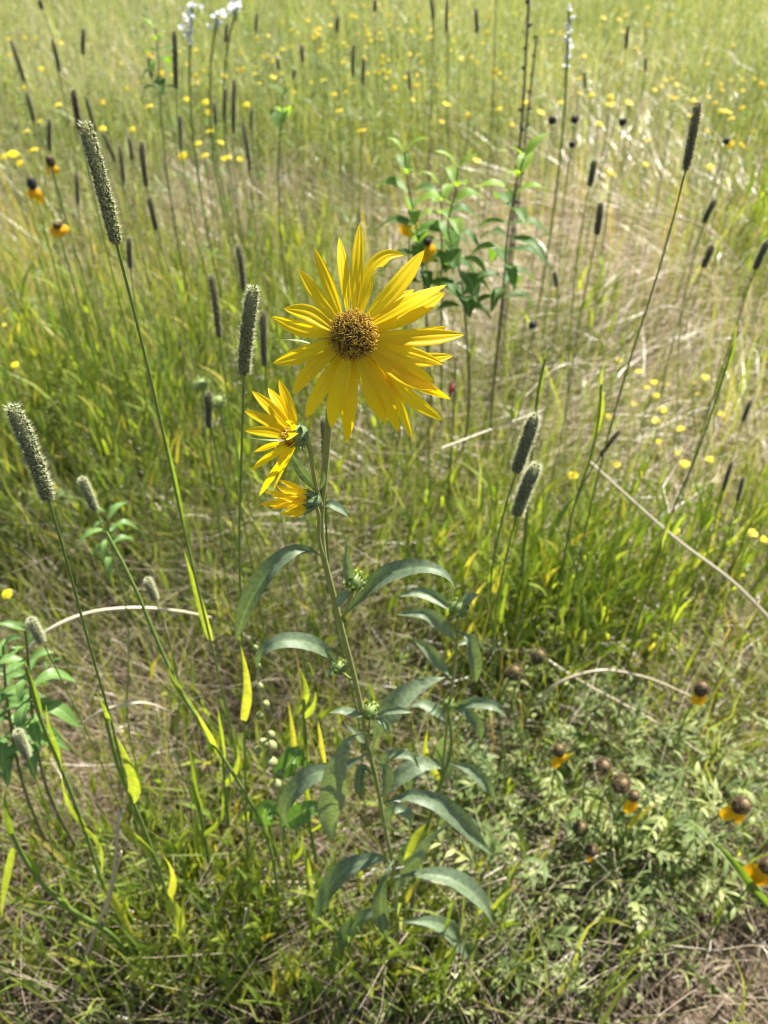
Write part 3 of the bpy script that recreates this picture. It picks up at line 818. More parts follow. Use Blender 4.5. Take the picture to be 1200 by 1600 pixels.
pxleaf(plant, [(598, 1255, .0), (640, 1243, .0), (680, 1252, -.004), (715, 1278, -.010), (740, 1305, -.014), (768, 1335, -.016)], 38, (.1, -.5, .9), rnd=.35)
pxleaf(plant, [(614, 1352, .0), (588, 1340, -.006), (550, 1352, -.012), (520, 1378, -.016), (504, 1405, -.018), (492, 1440, -.016)], 40, (-.2, -.6, .8), rnd=.25)
pxleaf(plant, [(614, 1345, .0), (606, 1360, -.010), (597, 1390, -.02), (596, 1425, -.024), (606, 1470, -.024)], 36, (-.2, -.95, .3), rnd=.2)
pxleaf(plant, [(616, 1370, .0), (650, 1366, .0), (700, 1372, -.004), (740, 1398, -.01), (772, 1448, -.012)], 40, (.1, -.5, .9), rnd=.35)
pxleaf(plant, [(610, 1400, .004), (640, 1355, .012), (668, 1310, .02), (705, 1285, .03)], 36, (.1, -.8, .6), rnd=.95)
pxleaf(plant, [(620, 1420, .0), (580, 1425, -.004), (545, 1455, -.008), (518, 1512, -.01)], 34, (-.2, -.6, .8), rnd=.2)
pxleaf(plant, [(622, 1440, .004), (670, 1440, .01), (720, 1470, .012), (750, 1520, .01)], 40, (.1, -.5, .9), rnd=.5)
pxleaf(plant, [(594, 1245, .004), (622, 1215, .012), (655, 1195, .02), (690, 1200, .03)], 34, (0, -.6, .8), rnd=.7)
pxleaf(plant, [(600, 1290, .002), (620, 1262, .004), (635, 1270, .0), (640, 1300, -.004)], 22, (0, -.7, .7), rnd=.6)
pxleaf(plant, [(583, 1180, .004), (600, 1195, .0), (605, 1225, -.004), (598, 1250, -.006)], 24, (.2, -.9, .4), rnd=.2)
pxleaf(plant, [(588, 1215, .004), (566, 1200, -.004), (560, 1222, -.008), (566, 1250, -.008)], 22, (-.2, -.9, .4), rnd=.1)
pxleaf(plant, [(592, 1200, .0), (610, 1180, .0), (640, 1182, -.004), (655, 1200, -.006)], 20, (0, -.6, .8), rnd=.8)
pxleaf(plant, [(585, 1185, .002), (570, 1160, .004), (560, 1150, .004), (538, 1128, .004)], 18, (0, -.6, .8), rnd=.6)
pxleaf(plant, [(503, 792, -.001), (515, 788, -.002), (530, 795, -.003), (547, 808, -.004)], 20, (0, -.5, .9), rnd=.3)
pxleaf(plant, [(497, 772, .002), (485, 752, .002), (470, 733, .003), (452, 704, .004)], 26, (-.1, -.9, .3), rnd=.1, roll=.3)
pxleaf(plant, [(497, 768, .004), (478, 745, .006), (462, 720, .008), (448, 690, .010)], 20, (.4, -.7, .6), rnd=.8, roll=-.7)
pxleaf(plant, [(478, 690, .006), (440, 690, .006), (408, 688, .004), (382, 682, .002)], 12, (0, -.3, .9), rnd=.8)
pxleaf(plant, [(500, 765, -.003), (504, 755, -.005), (506, 745, -.007), (505, 735, -.008)], 9, (.5, -.9, .2), rnd=.2)

def bud(parent, px, py, rpx, Y=YS, col='bud', tilt=(0, -.5, .9), leaves=12):
    c = at(px, py, Y); r = rpx * mpp(c); fr = axis_frame(unit(np.array(tilt, float)))
    mb = MB(); lathe(mb, [(r * .2, -r), (r * .75, -r * .7), (r * .95, 0), (r * .7, r * .6), (.0001, r * .75)], 12, rnd=.3)
    place(mb, c, fr); o = mb.build('bud', M[col], parent)
    for ring, (k0, up) in enumerate(((leaves, .5), (leaves - 3, 1.0))):
        for k in range(k0):
            a_ = k * 6.283 / k0 + ring * .3 + rng.normal(0, .15)
            d = fr[:, 0] * math.cos(a_) + fr[:, 1] * math.sin(a_); z = fr[:, 2]
            q = c + d * r * (.8 - .15 * ring) - z * r * .4
            s = MB(); ribbon(s, [q, q + d * r * (.4 - .25 * ring) + z * r * .6, q + d * r * rng.uniform(-.2, .5) * (1 - .4 * ring) + z * r * (1.1 + .4 * ring)], r * .55, d - z * .2, BRACT, n=7, cols=3, rnd=rng.uniform(.2, 1))
            s.build('bract', M[col], o)
    return o
bud(plant, 555, 908, 15)
mb = MB(); tube(mb, spline([at(536, 965, YS), at(545, 940, YS), at(553, 920, YS)], 8), .0014, 7, .6); mb.build('side_stem', M['sunstem'], plant)
bud(plant, 578, 1110, 13, .388)
bud(plant, 530, 1042, 11, .384)
mb = MB(); tube(mb, spline([at(550, 1062, .386), at(540, 1055, .385), at(532, 1048, .384)], 6), .0011, 6, .6); mb.build('side_stem', M['sunstem'], plant)
mb = MB(); tube(mb, spline([at(576, 1150, .388), at(577, 1135, .388), at(578, 1118, .388)], 6), .0012, 6, .6); mb.build('side_stem', M['sunstem'], plant)
pxleaf(plant, [(549, 925, -.001), (545, 900, -.001), (542, 875, .002), (542, 850, .005)], 20, (.1, -.9, .4), rnd=.7)
pxleaf(plant, [(550, 925, -.003), (540, 928, -.006), (532, 938, -.008), (526, 950, -.008)], 20, (-.2, -.8, .6), rnd=.9)
pxleaf(plant, [(572, 1120, -.001), (550, 1113, -.003), (532, 1111, -.005), (513, 1114, -.006)], 17, (0, -.5, .9), rnd=.7)
pxleaf(plant, [(585, 1118, -.001), (605, 1110, -.003), (625, 1110, -.005), (646, 1113, -.006)], 17, (0, -.5, .9), rnd=.6)
pxleaf(plant, [(584, 1122, -.003), (596, 1125, -.007), (606, 1134, -.009), (612, 1146, -.01)], 16, (0, -.6, .8), rnd=.9)
pxleaf(plant, [(577, 1098, .0), (576, 1088, .002), (575, 1080, .003), (574, 1072, .004)], 9, (0, -.9, .3), rnd=.8)
pxleaf(plant, [(526, 1045, -.002), (518, 1048, -.005), (512, 1054, -.006), (509, 1060, -.006)], 12, (0, -.6, .8), rnd=.7)

# ------------------------------------------------------------------ the younger sunflower behind it, on the right
Y2 = .50
p2 = [(716, 945), (714, 1000), (708, 1060), (700, 1120), (692, 1200), (682, 1300), (672, 1400)]
b2 = ground(664, 1490)
plant2 = thing('sunflower', 'shorter sunflower with only a green bud, behind the right leaves of the tall one', 'sunflower', b2)
mb = MB(); tube(mb, spline([at(x, y, Y2) for x, y in p2] + [b2], 30), np.linspace(.0016, .0022, 30), 8, .5); mb.build('stem', M['sunstem'], plant2)
for pts, w, rn in [([(712, 960), (690, 940), (655, 926), (618, 932)], 24, .8), ([(710, 1000), (692, 978), (660, 958), (618, 960)], 30, .6), ([(718, 955), (730, 935), (748, 928)], 22, .95),
               ([(712, 985), (730, 995), (740, 1025), (744, 1066)], 28, .4), ([(706, 1060), (690, 1040), (668, 1015), (645, 998)], 26, .7), ([(703, 1108), (740, 1098), (770, 1102), (792, 1122)], 22, .6),
               ([(702, 1112), (725, 1108), (742, 1125), (752, 1158)], 24, .3), ([(700, 1130), (680, 1110), (655, 1100), (640, 1105)], 24, .7), ([(712, 1010), (735, 1000), (752, 1010), (760, 1020)], 16, .8),
               ([(694, 1190), (730, 1200), (755, 1220), (772, 1250)], 24, .5), ([(692, 1210), (668, 1195), (650, 1205), (640, 1240)], 28, .4), ([(690, 1230), (698, 1205), (690, 1180), (680, 1165)], 26, .9),
               ([(684, 1290), (706, 1275), (735, 1290), (750, 1320)], 28, .5), ([(680, 1320), (655, 1310), (635, 1330), (625, 1360)], 26, .3), ([(700, 1140), (690, 1165), (688, 1195), (692, 1225)], 22, .8)]:
    k = len(pts) - 1
    pts = [(x, y, (.0, -.01, -.015, -.012)[i] * (1 if rn < .65 else -1)) for i, (x, y) in enumerate(pts)]
    pxleaf(plant2, pts, w, (0, -.55, .8), rnd=rn, Y0=Y2)
bud(plant2, 716, 950, 14, Y2)
bud(plant2, 701, 1100, 9, Y2)

# ------------------------------------------------------------------ timothy grass
def timothy_mesh(name, L, W, rows, per, mat, bend=0.0, aw=.7, jit=.34):
    mb = MB()
    prof = lambda z: (W / 2) * np.interp(z / L, [0, .04, .15, .8, .95, 1], [.5, .8, .95, 1, .75, .35])
    lathe(mb, [(max(.0004, prof(np.array(z * L)) * .68), z * L) for z in np.linspace(0, 1, 12)], 12, rnd=.1)
    spikelets(mb, 0, L * .99, prof, rows, per, W * .34, W * .15, up=.75, awn=aw, jit=jit)
    if bend:
        for i_, v in enumerate(mb.v):
            v = v.copy(); v[:, 0] += bend * (v[:, 2] / L) ** 2 * L; mb.v[i_] = v
    return mb.mesh(name, M[mat])
HEAD_FINE = [timothy_mesh('timothy_fine', .075, .0088, 64, 17, 'timothy', b) for b in (.06, .0, -.05)]
HEAD_GREY = [timothy_mesh('timothy_grey', .075, .0088, 46, 14, 'timothy_dark', b) for b in (.05, -.04)]
HEAD_FAR = [timothy_mesh('timothy_far', .075, .0088, 32, 12, 'timothy_dark', b, .8) for b in (.04, -.05)]
HEAD_BROWN = [timothy_mesh('timothy_ripe', .075, .0088, 32, 12, 'timothy_brown', .03, .4)]
HEAD_GREENFAR = [timothy_mesh('timothy_green_far', .075, .0088, 36, 12, 'timothy', .03)]
def timothy(label, top, bot, Y, wpx, base=None, heads=HEAD_FAR, group=None, leaves=(), stem=None, dytop=0.0, rad=.0011):
    a_ = at(top[0], top[1], Y + dytop); b_ = at(bot[0], bot[1], Y)
    if base is None:
        q = b_ + np.array([rng.normal(0, .05), rng.uniform(0, .10), 0]); q[2] = 0
    else:
        q = ground(*base)
    q = np.array([q[0], q[1], -.01])
    t = thing('timothy_grass', label, 'grass stalk', q, group)
    ax = a_ - b_; L = np.linalg.norm(ax)
    fr = axis_frame(ax, rng.uniform(-.6, .6))
    W = wpx * .77 * mpp(b_) / .0105
    me = heads[rng.integers(len(heads))]
    link_copy('seed_head', me, t, b_, fr @ np.diag([W, W, L / .075]))
    mid = [at(x, y, Y + (q[1] - Y) * f) for x, y, f in (stem or [])]
    d = unit(ax)
    if not mid:
        mid = [b_ - d * .06 + (q - b_) * .05, (b_ + q) / 2 + np.array([rng.normal(0, .01), rng.normal(0, .01), .0]) - d * .0]
    pts = spline([b_ + ax * .03, b_] + mid + [q], 22)
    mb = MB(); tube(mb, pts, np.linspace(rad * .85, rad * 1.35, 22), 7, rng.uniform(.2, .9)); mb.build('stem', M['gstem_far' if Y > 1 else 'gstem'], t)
    for (pl, w, rn) in leaves:
        P = [at(x, y, yy) for x, y, yy in pl]
        s = MB(); ribbon(s, P, w * .78 * mpp(P[0]), (0, -.8, .4), BLADE, n=16, cols=5, fold=.3, rnd=rn); s.build('leaf', M['gblade'], t)
    return t
timothy('long pale timothy head at upper left, largest and nearest of the seed heads', (140, 196), (182, 381), .42, 28, (400, 1400), [HEAD_FINE[2]],
        stem=[(213, 500, .1), (250, 655, .2), (288, 830, .35), (325, 985, .5), (355, 1110, .7)],
        leaves=[([(288, 830, .47), (278, 770, .47), (262, 700, .462), (235, 600, .458)], 9, .25), ([(330, 1000, .5), (318, 960, .49), (300, 900, .485), (288, 862, .48)], 16, .75)])
timothy('upright timothy head just left of the big yellow flower', (387, 452), (381, 586), .46, 26, (388, 1440), [HEAD_FINE[0]],
        stem=[(378, 700, .1), (374, 830, .3), (378, 1000, .6), (382, 1150, .8)],
        leaves=[([(381, 1125, .47), (387, 1085, .465), (384, 1045, .462), (376, 1008, .462)], 18, .95)])
timothy('leaning timothy head at the left edge, level with the side flowers', (30, 637), (76, 781), .37, 30, (275, 1480), [HEAD_FINE[2]],
        stem=[(105, 880, .15), (140, 1010, .35), (172, 1120, .6), (205, 1260, .8)],
        leaves=[([(205, 1252, .40), (212, 1225, .395), (200, 1190, .39), (182, 1150, .388)], 26, .85), ([(172, 1128, .40), (165, 1110, .395), (155, 1090, .395), (150, 1080, .395)], 10, .6)])
timothy('upper timothy head of the leaning pair right of the big flower', (836, 650), (806, 738), .55, 24, (740, 1200), [HEAD_FINE[1]])
timothy('lower timothy head of the leaning pair right of the big flower', (829, 727), (807, 805), .56, 25, (745, 1230), [HEAD_FINE[0]])
timothy('tall dark timothy head at upper right on a long bare stem', (1095, 162), (1071, 266), .75, 18, (850, 1160), [HEAD_GREY[1]], stem=[(1030, 420, .1), (985, 560, .3)])
MID = [('slim dark timothy head rising just above the nearer one left of the flower', (375, 385), (381, 452), .85, 13), ('grey timothy head left of the upright one, leaning slightly', (333, 432), (343, 527), .80, 14),
       ('grey timothy head tucked between the upright one and the big flower', (408, 488), (414, 572), .75, 14), ('short grey timothy head low in the grass left of the side flowers', (323, 613), (327, 668), .8, 15),
       ('dark timothy head over the pinkish dry grass, upper of two right of the bush', (931, 250), (921, 291), 1.25, 14), ('dark timothy head over the pinkish dry grass, lower of two right of the bush', (942, 317), (932, 367), 1.1, 15),
       ('dark leaning timothy head at the right, under the tall one', (1114, 311), (1100, 348), 1.2, 13), ('small dark timothy head at the right, sharply tilted', (1116, 384), (1098, 418), 1.2, 14),
       ('dark timothy head cut by the right edge of the frame', (1197, 374), (1180, 421), 1.0, 15), ('tiny black timothy head beside bright green blades right of the bush', (868, 424), (870, 448), 1.5, 10),
       ('tall thin timothy head standing highest at the upper left', (275, 50), (275, 138), 1.25, 11), ('grey timothy head close behind the long pale one, right side', (218, 222), (229, 291), 1.1, 12),
       ('grey timothy head low behind the long pale one', (231, 309), (245, 359), 1.1, 12), ('grey timothy head half hidden behind the flower stem', (509, 655), (508, 735), .47, 15),
       ('faint grey timothy head standing alone above the grass left of the long arc', (199, 372), (204, 420), .95, 11), ('small timothy head at the right edge above the dry stalks', (1171, 626), (1161, 658), 1.1, 10),
       ('timothy head at right, the taller of two slim ones in dry straw', (1141, 722), (1130, 766), .9, 10), ('timothy head at right, the shorter of two slim ones in dry straw', (1163, 745), (1152, 782), .9, 9)]
for (lb, a_, b_, Y, w) in MID:
    timothy(lb, a_, b_, Y, w, heads=HEAD_GREY)
for (lb, a_, b_, Y, w, base) in [('short plump unripe timothy head on a thin stalk above the brown litter', (231, 905), (243, 937), .5, 15, (310, 1330)), ('short pale unripe timothy head beside the pale straw arc at left', (48, 968), (66, 1002), .48, 18, (240, 1400)),
                           ('short unripe timothy head near the left edge above the fleshy stalks', (28, 1143), (43, 1182), .45, 17, (130, 1500)), ('pale unripe timothy head right of the leaning one at left', (128, 748), (149, 796), .55, 17, (260, 1350))]:
    timothy(lb, a_, b_, Y, w, base, heads=[HEAD_FINE[1]], rad=.0008)
timothy('dark brown ripe timothy head at upper left behind the long pale one', (112, 142), (126, 207), 1.0, 14, heads=HEAD_BROWN)
timothy('dark brown ripe timothy head with a bent tip left of the yellow cluster', (966, 673), (938, 712), .8, 11, heads=HEAD_BROWN)
FARH = [((235, 90), (237, 122), 2.0, 9), ((337, 160), (337, 196), 1.7, 8), ((351, 138), (351, 190), 1.6, 8), ((364, 125), (365, 208), 1.45, 10), ((279, 180), (283, 233), 1.5, 10), ((382, 190), (391, 266), 1.4, 9),
        ((190, 228), (193, 290), 1.4, 10), ((121, 270), (122, 320), 1.5, 9), ((132, 150), (150, 206), 1.3, 9), ((20, 65), (38, 126), 1.4, 9), ((44, 145), (53, 192), 1.5, 9), ((85, 62), (93, 112), 1.5, 9),
        ((128, 45), (130, 86), 1.9, 9), ((551, 70), (551, 120), 1.8, 8), ((567, 90), (567, 132), 1.9, 8), ((435, 90), (435, 110), 2.4, 7), ((526, 25), (527, 50), 2.4, 8), ((459, 108), (459, 124), 2.4, 7),
        ((353, 38), (353, 66), 2.1, 8), ((473, 70), (473, 97), 2.2, 8), ((676, -2), (677, 30), 2.2, 8), ((697, 0), (698, 50), 1.9, 7), ((746, 14), (745, 52), 2.0, 9), ((980, 40), (978, 76), 2.0, 8),
        ((163, 205), (180, 252), 1.3, 9), ((205, 215), (206, 250), 1.6, 8), ((640, 110), (640, 140), 2.3, 7), ((915, 112), (914, 138), 2.3, 7), ((400, 20), (400, 50), 2.3, 7), ((75, 185), (78, 235), 1.4, 10),
        ((392, 170), (393, 200), 2.0, 7), ((60, 0), (66, 14), 1.8, 9), ((585, 0), (586, 18), 2.3, 8), ((1010, 90), (1008, 112), 2.4, 7)]
for k, (a_, b_, Y, w) in enumerate(FARH):
    left = a_[0] < 300
    timothy('slim grey timothy head standing in the green at the far upper left' if left else 'slim grey timothy head among the tiny yellow flowers at the back', a_, b_, Y, w * 1.1,
            heads=HEAD_FAR, group='timothy heads at the far upper left' if left else 'timothy heads at the back of the meadow', rad=.001)

# ------------------------------------------------------------------ coneflowers
def coneflower(label, px, py, Y, rpx, petals=(), col='cone', ratio=1.35, base=None, tilt=(0, 0, 1), group=None, name='coneflower', stem_r=.0012):
    c = at(px, py, Y); r = rpx * .88 * mpp(c); hgt = r * ratio
    q = ground(*base) if base else np.array([c[0] + rng.normal(0, .03), c[1] + rng.uniform(0, .06), 0])
    q = np.array([q[0], q[1], -.01])
    t = thing(name, label, 'wildflower', q, group)
    fr = axis_frame(unit(np.array(tilt, float)))
    mb = MB()
    lathe(mb, [(r * .25, -hgt), (r * .8, -hgt * .72), (r, -hgt * .1), (r * .85, hgt * .5), (r * .45, hgt * .85), (.0001, hgt * .95)], 14, rnd=.2)
    spikelets(mb, -hgt * .85, hgt * .85, lambda z: r * np.sqrt(np.clip(1.05 - (z / hgt) ** 2, .05, 1)) * 1.3, 11, 13, r * .3, r * .26, up=.35, awn=.0)
    place(mb, c, fr); mb.build('cone', M[col], t)
    ctr = c - fr[:, 2] * hgt * .75
    for (ang, ln, w, drop) in petals:
        d = np.array([math.cos(ang), math.sin(ang) * .8, 0])
        l = ln * mpp(c)
        q0 = ctr + d * r * .55
        s = MB(); ribbon(s, [q0, q0 + d * l * .35 * (1 - drop * .6) - np.array([0, 0, l * .25 * drop]), q0 + d * l * .5 * (1 - drop * .55) - np.array([0, 0, l * drop])], w * mpp(c), d * .6 + np.array([0, -.6, .5]),
                         ([0, .2, .5, .8, .95, 1], [.45, .8, 1, .95, .6, .25]), n=10, cols=5, fold=-.15, groove=.05, rnd=rng.uniform(0, 1))
        s.build('petal', M['petal_gold'], t)
    mb = MB(); tube(mb, spline([ctr, ctr - fr[:, 2] * .04, (ctr + q) / 2 + np.array([rng.normal(0, .01), 0, 0]), q], 16), np.linspace(stem_r, stem_r * 1.4, 16), 6, .4)
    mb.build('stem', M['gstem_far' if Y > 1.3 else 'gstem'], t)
    return t
CF = [('olive brown bare cone, nearest to the sunflower of the dark cones', 803, 1051, .58, 12, (), 'cone_green', (.15, -.2, 1), 1.4, None), ('brown bare cone tilted right, behind the olive one', 841, 1026, .62, 11, (), 'cone_green', (.4, 0, 1), 1.35, None),
      ('coneflower with a pale tipped dark cone and short yellow skirt at right', 1096, 1076, .62, 11, ((-1.2, 26, 15, .8), (-2.2, 24, 14, .8), (-.3, 22, 12, .7)), 'cone', (.1, 0, 1), 1.4, None),
      ('small coneflower with two yellow petals above the feathery leaves', 874, 1172, .56, 10, ((-1.9, 30, 15, .85), (-.9, 24, 15, .55)), 'cone', (0, 0, 1), 1.3, None),
      ('round brown seed cone above the grey mottled one', 943, 1196, .54, 12, (), 'cone', (.2, -.3, 1), 1.0, (900, 1400)), ('grey mottled seed cone, largest of the group at right', 970, 1224, .52, 15, (), 'cone', (.1, -.4, 1), 1.15, (930, 1450)),
      ('brown cone with one drooping yellow petal beside the grey cone', 990, 1243, .52, 9, ((-1.7, 34, 22, .95), (-1.2, 30, 16, .95)), 'cone', (.2, -.2, 1), 1.2, None), ('dark olive bare cone below the grey mottled one', 907, 1294, .50, 12, (), 'cone_green', (0, -.2, 1), 1.3, None),
      ('reddish brown cone with a tiny yellow petal below it', 924, 1328, .48, 10, ((-1.6, 24, 10, .95),), 'cone', (0, -.5, 1), 1.0, None), ('glossy copper brown seed cone low in the feathery leaves', 802, 1388, .46, 11, (), 'cone', (.1, -.4, 1), 1.05, None),
      ('coneflower with a brown cone and two spread yellow petals at right', 1158, 1258, .50, 14, ((-2.7, 34, 20, .8), (-1.0, 36, 22, .85), (-2.0, 24, 16, .7)), 'cone', (.35, -.2, 1), 1.2, (930, 1500)),
      ('yellow coneflower cut off by the right edge of the frame', 1200, 1352, .44, 13, ((-2.9, 40, 30, .7), (-2.0, 40, 32, .9), (-1.0, 36, 28, .8)), 'cone', (0, -.1, 1), 1.2, (1060, 1560)),
      ('coneflower with drooping yellow petals at the far left edge', 50, 287, 1.3, 7, ((-2.6, 22, 12, .7), (-.6, 28, 13, .8), (-1.6, 18, 12, .8)), 'cone_black', (0, 0, 1), 1.5, None),
      ('bright yellow double bloomed coneflower at left under the far one', 90, 352, 1.1, 7, ((-2.9, 22, 16, .3), (-2.0, 22, 18, .6), (-.9, 22, 18, .5), (-.1, 22, 16, .3), (1.5, 18, 14, .3)), 'cone', (0, 0, 1), .8, None),
      ('orange tinged coneflower at the upper left edge', 79, 252, 1.3, 7, ((-2.6, 18, 10, .7), (-.6, 20, 10, .6)), 'cone', (0, 0, 1), 1.4, None),
      ('orange coneflower with dark cone hanging inside the green bush', 668, 378, 1.15, 7, ((-2.2, 30, 16, .85), (-1.2, 32, 18, .8), (-.3, 26, 16, .7)), 'cone_black', (0, 0, 1), 1.0, None),
      ('orange coneflower partly hidden by the left stem of the green bush', 640, 346, 1.2, 7, ((-2.8, 26, 18, .6), (-1.6, 26, 18, .7), (-.4, 24, 16, .4)), 'cone', (0, 0, 1), .9, None)]
for (lb, x, y, Y, r, pe, col, ti, ra, ba) in CF:
    coneflower(lb, x, y, Y, r, pe, col, ra, ba, ti)
for (lb, x, y, Y, r) in [('black round seed head, left one of two close together near the back', 863, 188, 1.6, 6), ('black round seed head, right one of two close together near the back', 898, 187, 1.6, 6),
                         ('black round seed head alone above the dry grass at the back', 973, 191, 1.6, 6), ('black seed head low in pinkish dry grass under the bush', 832, 508, 1.25, 6),
                         ('dark seed head below the two close ones near the back', 894, 226, 1.5, 5), ('small dark seed head right of the tall timothy', 1135, 221, 1.5, 5)]:
    coneflower(lb, x, y, Y, r, (), 'cone_black', 1.1, None, (0, 0, 1), name='seed_head_stalk', stem_r=.0008)

# ------------------------------------------------------------------ small yellow wildflowers
def daisy_mesh(name, d, stem_h, seed, half=False):
    mb = MB()
    np_ = 8
    for k in range(np_):
        a_ = k * 6.283 / np_ + rng.normal(0, .1)
        dr = np.array([math.cos(a_), math.sin(a_), 0])
        l = d / 2 * rng.uniform(.85, 1.1)
        ribbon(mb, [dr * d * .08, dr * l * .6 + np.array([0, 0, d * .06]), dr * l - np.array([0, 0, d * rng.uniform(-.05, .18)])], d * .34, (0, 0, 1), ([0, .4, .8, 1], [.4, .9, 1, .5]), n=5, cols=3, fold=.1, rnd=rng.uniform(0, 1), mat=0)
    m2 = MB(); lathe(m2, [(d * .17, -.001), (d * .17, d * .06), (d * .1, d * .12), (.0001, d * .14)], 10)
    fr = axis_frame(unit(np.array([rng.normal(0, .3), -.35 + rng.normal(0, .25), 1])))
    place(mb, (0, 0, stem_h), fr)
    m2.v = [v @ fr.T + np.array([0, 0, stem_h]) for v in m2.v]
    mb.add(m2.v[0], m2.q[0], None, m2.a[0], 1)
    bx, by = rng.normal(0, .03, 2)
    tube(mb, spline([(bx, by, 0), (bx * .4 + .01, by * .4, stem_h * .5), (0, 0, stem_h)], 8), .0012, 5, .5, mat=2)
    for k in range(4):
        z = stem_h * rng.uniform(.15, .8); a_ = rng.uniform(0, 6.28); l = rng.uniform(.03, .06)
        q = np.array([bx * .5, by * .5, z]); dr = np.array([math.cos(a_), math.sin(a_), .5])
        ribbon(mb, [q, q + dr * l * .5, q + dr * l - np.array([0, 0, .02])], .006, (0, 0, 1), LEAF, n=5, cols=3, rnd=.5, mat=3)
    return mb.mesh(name, [M['petal_pale'], M['petal_gold'] if seed % 3 == 0 else M['petal_pale'], M['gstem'], M['weed']])
DAISY = [daisy_mesh('yellow_wildflower', .024, .6, k) for k in range(5)]
def wildflower(px, py, z, label, group, size=1.0):
    p_ = at_z(px, py, z)
    me = DAISY[rng.integers(len(DAISY))]
    an = rng.uniform(-.7, .7)
    s = size * rng.uniform(.75, 1.2)
    o = bpy.data.objects.new('yellow_wildflower', me); C.objects.link(o)
    o.location = (p_[0], p_[1], -.005)
    o.rotation_euler = (0, 0, an)
    o.scale = (s, s, (z + .005) / .6)
    return tag(o, label, 'wildflower', group)
GB = 'tiny yellow wildflowers at the back of the meadow'
LB = 'tiny yellow wildflower in the green band along the back of the meadow'
back = [(320, 243), (327, 205), (310, 224), (345, 222), (206, 202), (325, 176), (90, 164), (41, 205), (160, 201), (414, 89), (442, 77), (305, 79), (384, 164), (565, 204), (30, 255), (353, 247), (285, 244), (233, 166), (160, 160),
        (188, 100), (240, 58), (375, 248), (427, 120), (490, 60), (500, 80), (320, 160), (530, 173), (52, 234), (5, 245), (20, 240), (37, 137), (12, 86), (60, 190), (343, 28), (549, 25), (520, 5), (590, 6),
        (650, 134), (672, 58), (697, 162), (720, 92), (760, 50), (735, 90), (645, 156), (905, 145), (904, 123), (889, 70), (860, 50), (875, 160), (952, 164), (943, 28), (967, 30), (1048, 24), (1137, 174), (983, 160), (936, 194),
        (1009, 257), (924, 148), (1023, 140), (1080, 300 - 120), (1110, 262), (780, 170), (800, 195), (820, 160), (845, 175), (690, 190), (730, 180), (700, 25), (745, 250), (955, 270), (1015, 220)]
for (x, y) in back:
    wildflower(x, max(y, 4), rng.uniform(.55, .72), LB, GB, 1.0)
k = 0
drift = [(rng.uniform(-10, 1210), rng.uniform(15, 200)) for _ in range(24)]
while k < 190:
    dx_, dy_ = drift[rng.integers(len(drift))]
    x, y = rng.normal(dx_, 60), rng.normal(dy_, 26)
    if y < 8 or y > 290: continue
    if 700 < x < 1000 and y > 200: continue
    wildflower(x, y, rng.uniform(.5, .72), LB, GB, .78); k += 1
for (x, y) in [(967, 563), (1040, 600), (1010, 605), (1025, 618), (1022, 597), (1082, 597), (1102, 590), (1090, 615), (1127, 647), (1035, 640), (1025, 657), (1062, 670), (1057, 707), (1070, 725), (1028, 690), (963, 726), (895, 743),
               (1108, 718), (1055, 830), (1175, 833), (1193, 843), (950, 650), (998, 580), (990, 630)]:
    wildflower(x, y, rng.uniform(.2, .34), 'small yellow wildflower in the loose patch by the dry grass at right', 'yellow wildflowers in the patch at right', .8)
for (x, y) in [(8, 485), (28, 515), (5, 508), (22, 570), (10, 928)]:
    wildflower(x, y, rng.uniform(.3, .4), 'small yellow wildflower at the left edge among the grass', 'yellow wildflowers at the left edge', .7)

# ------------------------------------------------------------------ leafy bush behind the flower
def leafy_plant(label, px_pts, Y, leaf_px, n_nodes, base, mat='bgleaf', cat='plant', name='leafy_plant', droop=.5, w=.33, top_bright=True, extra=None):
    pts = [at(x, y, Y) for x, y in px_pts]
    q = np.array([*ground(*base)[:2], -.01]) if base else np.array([pts[-1][0], pts[-1][1] + .02, -.01])
    t = thing(name, label, cat, q)
    P = spline(pts + [q], 60)
    mb = MB(); tube(mb, P, np.linspace(.0012, .0032, 60), 7, .5); mb.build('stem', M['bgstem'], t)
    seg = np.r_[0, np.cumsum(np.linalg.norm(np.diff(P, axis=0), axis=1))]
    total = seg[np.argmin(np.abs(P - pts[-1]).sum(1))]
    for k in range(n_nodes):
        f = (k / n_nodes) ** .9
        c = np.array([np.interp(f * total, seg, P[:, i_]) for i_ in range(3)])
        ph = k * 1.57 + rng.normal(0, .3)
        for s in (0, math.pi):
            l = leaf_px * mpp(c) * rng.uniform(.75, 1.25) * (.7 + .5 * min(1, f * 3))
            d = np.array([math.cos(ph + s), math.sin(ph + s), 0])
            up = 1.1 - 1.3 * min(1, f * 2.5)
            e = [c, c + d * l * .45 + np.array([0, 0, l * .3 * up + .1 * l]), c + d * l * .85 + np.array([0, 0, l * (.5 * up - droop * min(1, f * 2) * rng.uniform(.3, 1.1))])]
            s_ = MB()
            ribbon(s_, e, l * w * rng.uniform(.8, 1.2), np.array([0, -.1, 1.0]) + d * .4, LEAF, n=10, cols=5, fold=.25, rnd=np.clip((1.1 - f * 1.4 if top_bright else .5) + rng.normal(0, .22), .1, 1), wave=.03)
            s_.build('leaf', M[mat], t)
    return t
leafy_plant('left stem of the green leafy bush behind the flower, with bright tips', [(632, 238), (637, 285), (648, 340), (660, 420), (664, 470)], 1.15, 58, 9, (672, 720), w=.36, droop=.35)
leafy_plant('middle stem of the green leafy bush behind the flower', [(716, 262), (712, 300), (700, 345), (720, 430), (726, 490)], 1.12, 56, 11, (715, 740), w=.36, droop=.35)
leafy_plant('right stem of the green leafy bush, with narrow upright leaves at its tip', [(818, 248), (806, 290), (795, 350), (788, 430), (782, 490)], 1.12, 66, 11, (765, 720), w=.28, droop=.25)
